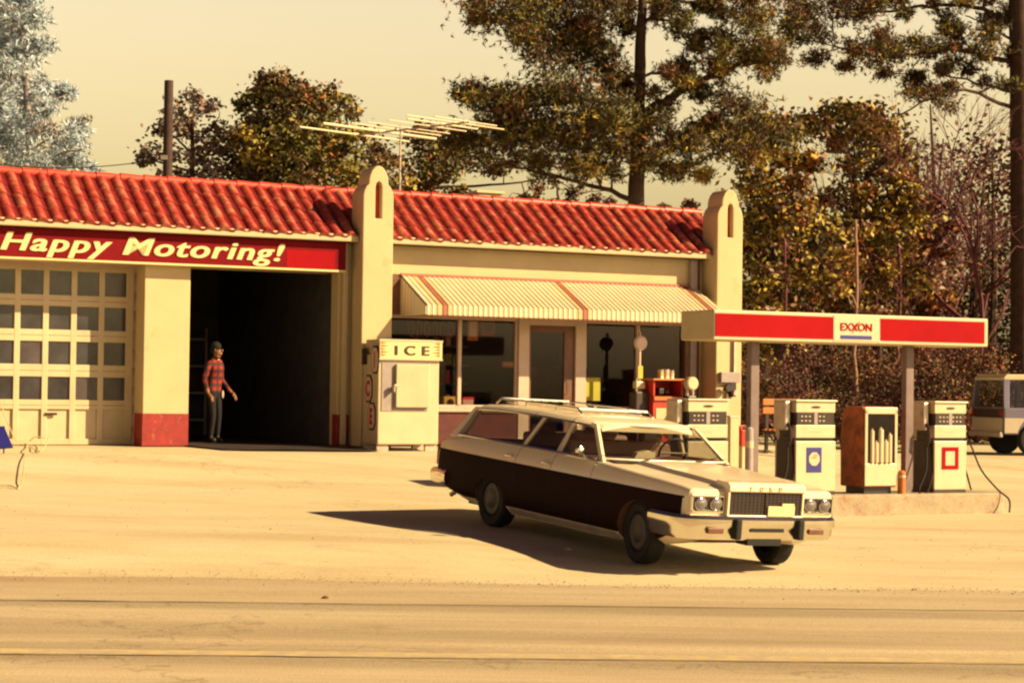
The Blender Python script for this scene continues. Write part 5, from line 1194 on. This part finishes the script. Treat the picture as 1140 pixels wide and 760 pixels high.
# bare purple tree (recursive twigs)
def bare(label,px,Y,y0,h,group=None,spread=.5,seed=3,name='bare_tree',cnt=7):
    rnd=random.Random(seed); p0=at(px,y0,Y); g=G(p0.x,p0.y); base=Vector((p0.x,p0.y,g)); t=Tree(name,label,'tree',base,group)
    def grow(p,d,ln,r,dep):
        q=p+d*ln*.5+Vector((rnd.gauss(0,.05),rnd.gauss(0,.05),0))*ln; e=q+(d+Vector((rnd.gauss(0,.15),rnd.gauss(0,.15),rnd.gauss(0,.1)))).normalized()*ln*.5
        t.br.tube([p,q,e],[r,r*.85,r*.68],5 if dep>1 else 3,cap=False)
        if dep==0: return
        for k in range(3 if dep>2 else 4):
            a=(d+Vector((rnd.gauss(0,spread),rnd.gauss(0,spread),rnd.gauss(.12,spread*.6)))).normalized(); st=e if k<2 else p+(e-p)*rnd.uniform(.4,.95)
            grow(st,a,ln*rnd.uniform(.62,.85),r*.62,dep-1)
    grow(Vector((0,0,-.2)),Vector((0,0,1)),h*.34,.13,6); t.done([],M['barkpurple']); return t
bare('bare purplish tree with a fine net of twigs left of the edge pine',1088,60,440,10,seed=5)
bare('bare reddish tree with fine twigs rising between the canopy end and the edge pine',1052,66,440,9.0,seed=8)
# slim trunks between the pumps
for k,(px,Y,ytop,rr,lab) in enumerate(((952,50,365,.075,'slim pale tree trunk lit by the sun above the oil cabinet'),(873,52,385,.06,'slim pale sapling above the slatted bench'),(905,57,370,.07,'slim sapling above the pump with the blue sticker'),(1000,58,388,.08,'slim trunk close to the left side of the right canopy post'))):
    pxtree('slim_tree',lab,'tree',Y,[(px,460),(px+1,420),(px-1,395),(px+2,ytop-60),(px,ytop-120)],rr,rr*.5,[([(px+1,ytop+20),(px+14,ytop),(px+22,ytop-12)],.03,.01),([(px,ytop-20),(px-14,ytop-40)],.03,.01)],
      [(px+20,ytop-15,9),(px-14,ytop-42,9),(px+4,ytop-110,12),(px-10,ytop-85,9)],'leaf',[L_br,L_pk,L_ye],[50,20,30],M['barkpale'] if k==0 else M['barkpurple'],dens=16,size=.15)
# shrubs
def shrub(label,px,py,Y,w,h,leafm,wts,name='shrub',dens=30,size=.12):
    p=at(px,py,Y); g=G(p.x,p.y); t=Tree(name,label,'shrub',Vector((p.x,p.y,g)))
    for k in range(6):
        a=random.uniform(0,6.28); t.limb([Vector((p.x,p.y,g-.05)),Vector((p.x+.3*w*math.cos(a),p.y+.3*w*math.sin(a),g+h*.5)),Vector((p.x+.45*w*math.cos(a),p.y+.45*w*math.sin(a),g+h*.9))],.025,.008,5)
    for k in range(9): t.clump((p.x+random.uniform(-.5,.5)*w*.75,p.y+random.uniform(-.5,.5)*w,g+h*random.uniform(.2,.9)),w*.26,dens,'leaf',wts,rz=1.2*h/w*.6,size=size)
    t.done(leafm,M['bark'])
shrub('tall dark brown bush crowding the corner behind the left canopy post',837,460,39.5,.85,2.0,[L_br,L_pu,L_dk],[45,30,25],dens=50,size=.09)
for k,(px,Y,w,h,lab) in enumerate(((868,50,3.2,2.4,'rusty brown thicket behind the slatted bench'),(925,52,3.6,2.6,'brown thicket above the pump with the blue sticker'),(985,50,3.4,2.2,'olive brown thicket above the oil cabinet'),(1040,54,3.0,2.8,'tawny thicket above the pump with the red outline'),(1085,56,3.5,2.0,'dark thicket behind the off-roader'))):
    shrub(lab,px,460,Y,w,h,[L_br,L_dk,L_or,L_ye,L_pu],[20,48,2,0,44],name='thicket',dens=110,size=.085)
# far woods (one mass)
b=MB(); fo=Tree('woodland',None,None,(0,0,0))
rnd=random.Random(11)
for k in range(130):
    x=rnd.uniform(9,48); y=rnd.uniform(66,98); 
    if x/y<.10: x=y*.10+rnd.uniform(0,4)
    hh=rnd.uniform(5.5,9)+(3.5 if x/y>.19 else 0)
    fo.br.tube([(x,y,-.2),(x+rnd.uniform(-.3,.3),y,hh*.6),(x+rnd.uniform(-.6,.6),y,hh)],[.16,.11,.03],6,cap=False)
    for j in range(11):
        c=Vector((x+rnd.gauss(0,1.0),y+rnd.gauss(0,1.),rnd.uniform(.6,hh)))
        mi=rnd.choices(range(4),weights=[45,30,18,7])[0]
        for i in range(85): fo.leaf(c+Vector((rnd.gauss(0,.75),rnd.gauss(0,.75),rnd.gauss(0,.55))),'leaf',.24*rnd.uniform(.6,1.3),mi)
for k in range(60):   # low wood continuing left behind the station
    x=rnd.uniform(-34,9); y=rnd.uniform(84,100); hh=rnd.uniform(4.0,6.5)
    fo.br.tube([(x,y,.2),(x,y,hh)],[.14,.03],5,cap=False)
    for j in range(5):
        c=Vector((x+rnd.gauss(0,1.1),y+rnd.gauss(0,1.),rnd.uniform(1,hh)))
        for i in range(40): fo.leaf(c+Vector((rnd.gauss(0,.8),rnd.gauss(0,.8),rnd.gauss(0,.55))),'leaf',.4*rnd.uniform(.6,1.3),rnd.choices(range(4),weights=[45,30,18,7])[0])
bpy.data.objects.remove(fo.o)
fo.br.v+=fo.lf.v and [] 
o1=len(fo.br.v); fo.br.f+=[tuple(i+o1 for i in f) for f in fo.lf.f]; fo.br.v+=fo.lf.v; fo.br.m+=[m_+1 for m_ in fo.lf.m]
o=fo.br.build('woodland',[M['bark'],L_dk,L_pu,L_br,L_ol]); o['kind']='stuff'; o['label']='dark brown wood closing the view behind the canopy'; 
# litter on the lot
for (px,py,s,lab,m_) in ((632,630,.035,'small pale stone on the lot below the wagon shadow','canwhite'),(362,664,.03,'dark dead leaf lying near the road edge','framebrown')):
    d=ray(px,py); t=(G(*(CP+d*19.5).xy)-CP.z)/d.z; q=CP+d*t; o=thing('stone' if s>.032 else 'dead_leaf',lab,'stone' if s>.032 else 'leaf',(q.x,q.y,G(q.x,q.y)))
    b=MB(); b.lathe([(.01,0),(s,.004),(s*1.2,s*.4),(s*.7,s*.8),(.01,s)],(0,0,0),2,9); b.build('lump',M[m_],o,smooth=True)
# fine grit along the ragged edge of the lot and scattered over it
b=MB(); rg=random.Random(21)
for k in range(2600):
    if k<1500: x=rg.uniform(-9,10); y=19.72+wav(x,.10,.5)+rg.gauss(0,.16)
    else: x=rg.uniform(-9,11); y=rg.uniform(18.3,31)
    q=Vector((x,y,0))-OB
    if q.dot(NX)<1.2: continue
    r_=rg.uniform(.004,.011)*(1.6 if rg.random()<.04 else 1); z=G(x,y)+.008; a=rg.uniform(0,3)
    v=[(x+r_*math.cos(a+t),y+r_*math.sin(a+t)*.8,z) for t in (0,1.57,3.14,4.71)]+[(x+r_*.2,y,z+r_*.8)]
    b.add(v,[(0,1,4),(1,2,4),(2,3,4),(3,0,4)],rg.choice((0,0,1)))
o=b.build('grit',[M['concrete'],M['tar']]); o['kind']='stuff'; o['label']='fine grit scattered along the edge of the lot'
# ================================================================== light
SAZ=R(-15); SEL=R(31.5)
sd=Vector((math.cos(SAZ)*math.cos(SEL),math.sin(SAZ)*math.cos(SEL),math.sin(SEL)))
sun=bpy.data.objects.new('sun',bpy.data.lights.new('sun','SUN')); COL.objects.link(sun); sun.data.energy=5.0; sun.data.angle=R(.55); sun.data.color=(1,.755,.37)
sun.rotation_euler=sd.to_track_quat('Z','Y').to_euler()
w=bpy.data.worlds.new('World'); sc.world=w; w.use_nodes=True; nt=w.node_tree; N=nt.nodes; L=nt.links; bg=N['Background']
sky=N.new('ShaderNodeTexSky'); sky.sky_type='NISHITA'; sky.sun_disc=False; sky.sun_elevation=SEL; sky.sun_rotation=PI/2-SAZ; sky.dust_density=4.0; sky.air_density=1.; sky.ozone_density=1
hs=N.new('ShaderNodeHueSaturation'); hs.inputs['Saturation'].default_value=.15; L.new(sky.outputs[0],hs.inputs['Color'])
mx=N.new('ShaderNodeMix'); mx.data_type='RGBA'; mx.blend_type='MULTIPLY'; mx.inputs[0].default_value=1; L.new(hs.outputs[0],mx.inputs[6]); 
tc=N.new('ShaderNodeTexCoord'); sx_=N.new('ShaderNodeSeparateXYZ'); L.new(tc.outputs['Generated'],sx_.inputs[0])
cr=N.new('ShaderNodeValToRGB'); e=cr.color_ramp.elements; e[0].position=.0; e[0].color=(1.16,.88,.38,1); e[1].position=1; e[1].color=(.07,.042,.058,1)
for p_,c_c in ((.10,(1.17,.90,.43)),(.19,(1.12,.90,.54)),(.255,(.27,.19,.30)),(.36,(.07,.042,.085)),(.6,(.055,.032,.052))): q=e.new(p_); q.color=(*c_c,1)
L.new(sx_.outputs[2],cr.inputs[0]); L.new(cr.outputs[0],mx.inputs[7])
L.new(mx.outputs[2],bg.inputs[0]); bg.inputs[1].default_value=.109
sc.view_settings.view_transform='Standard'; sc.view_settings.look='None'; sc.view_settings.gamma=1; sc.view_settings.exposure=1.27
sc.cycles.pixel_filter_type='BLACKMAN_HARRIS'; sc.cycles.filter_width=2.3; sc.cycles.use_denoising=True; sc.cycles.max_bounces=6; sc.cycles.transparent_max_bounces=12
print('faces',sum(len(o.data.polygons) for o in sc.objects if o.type=='MESH'))
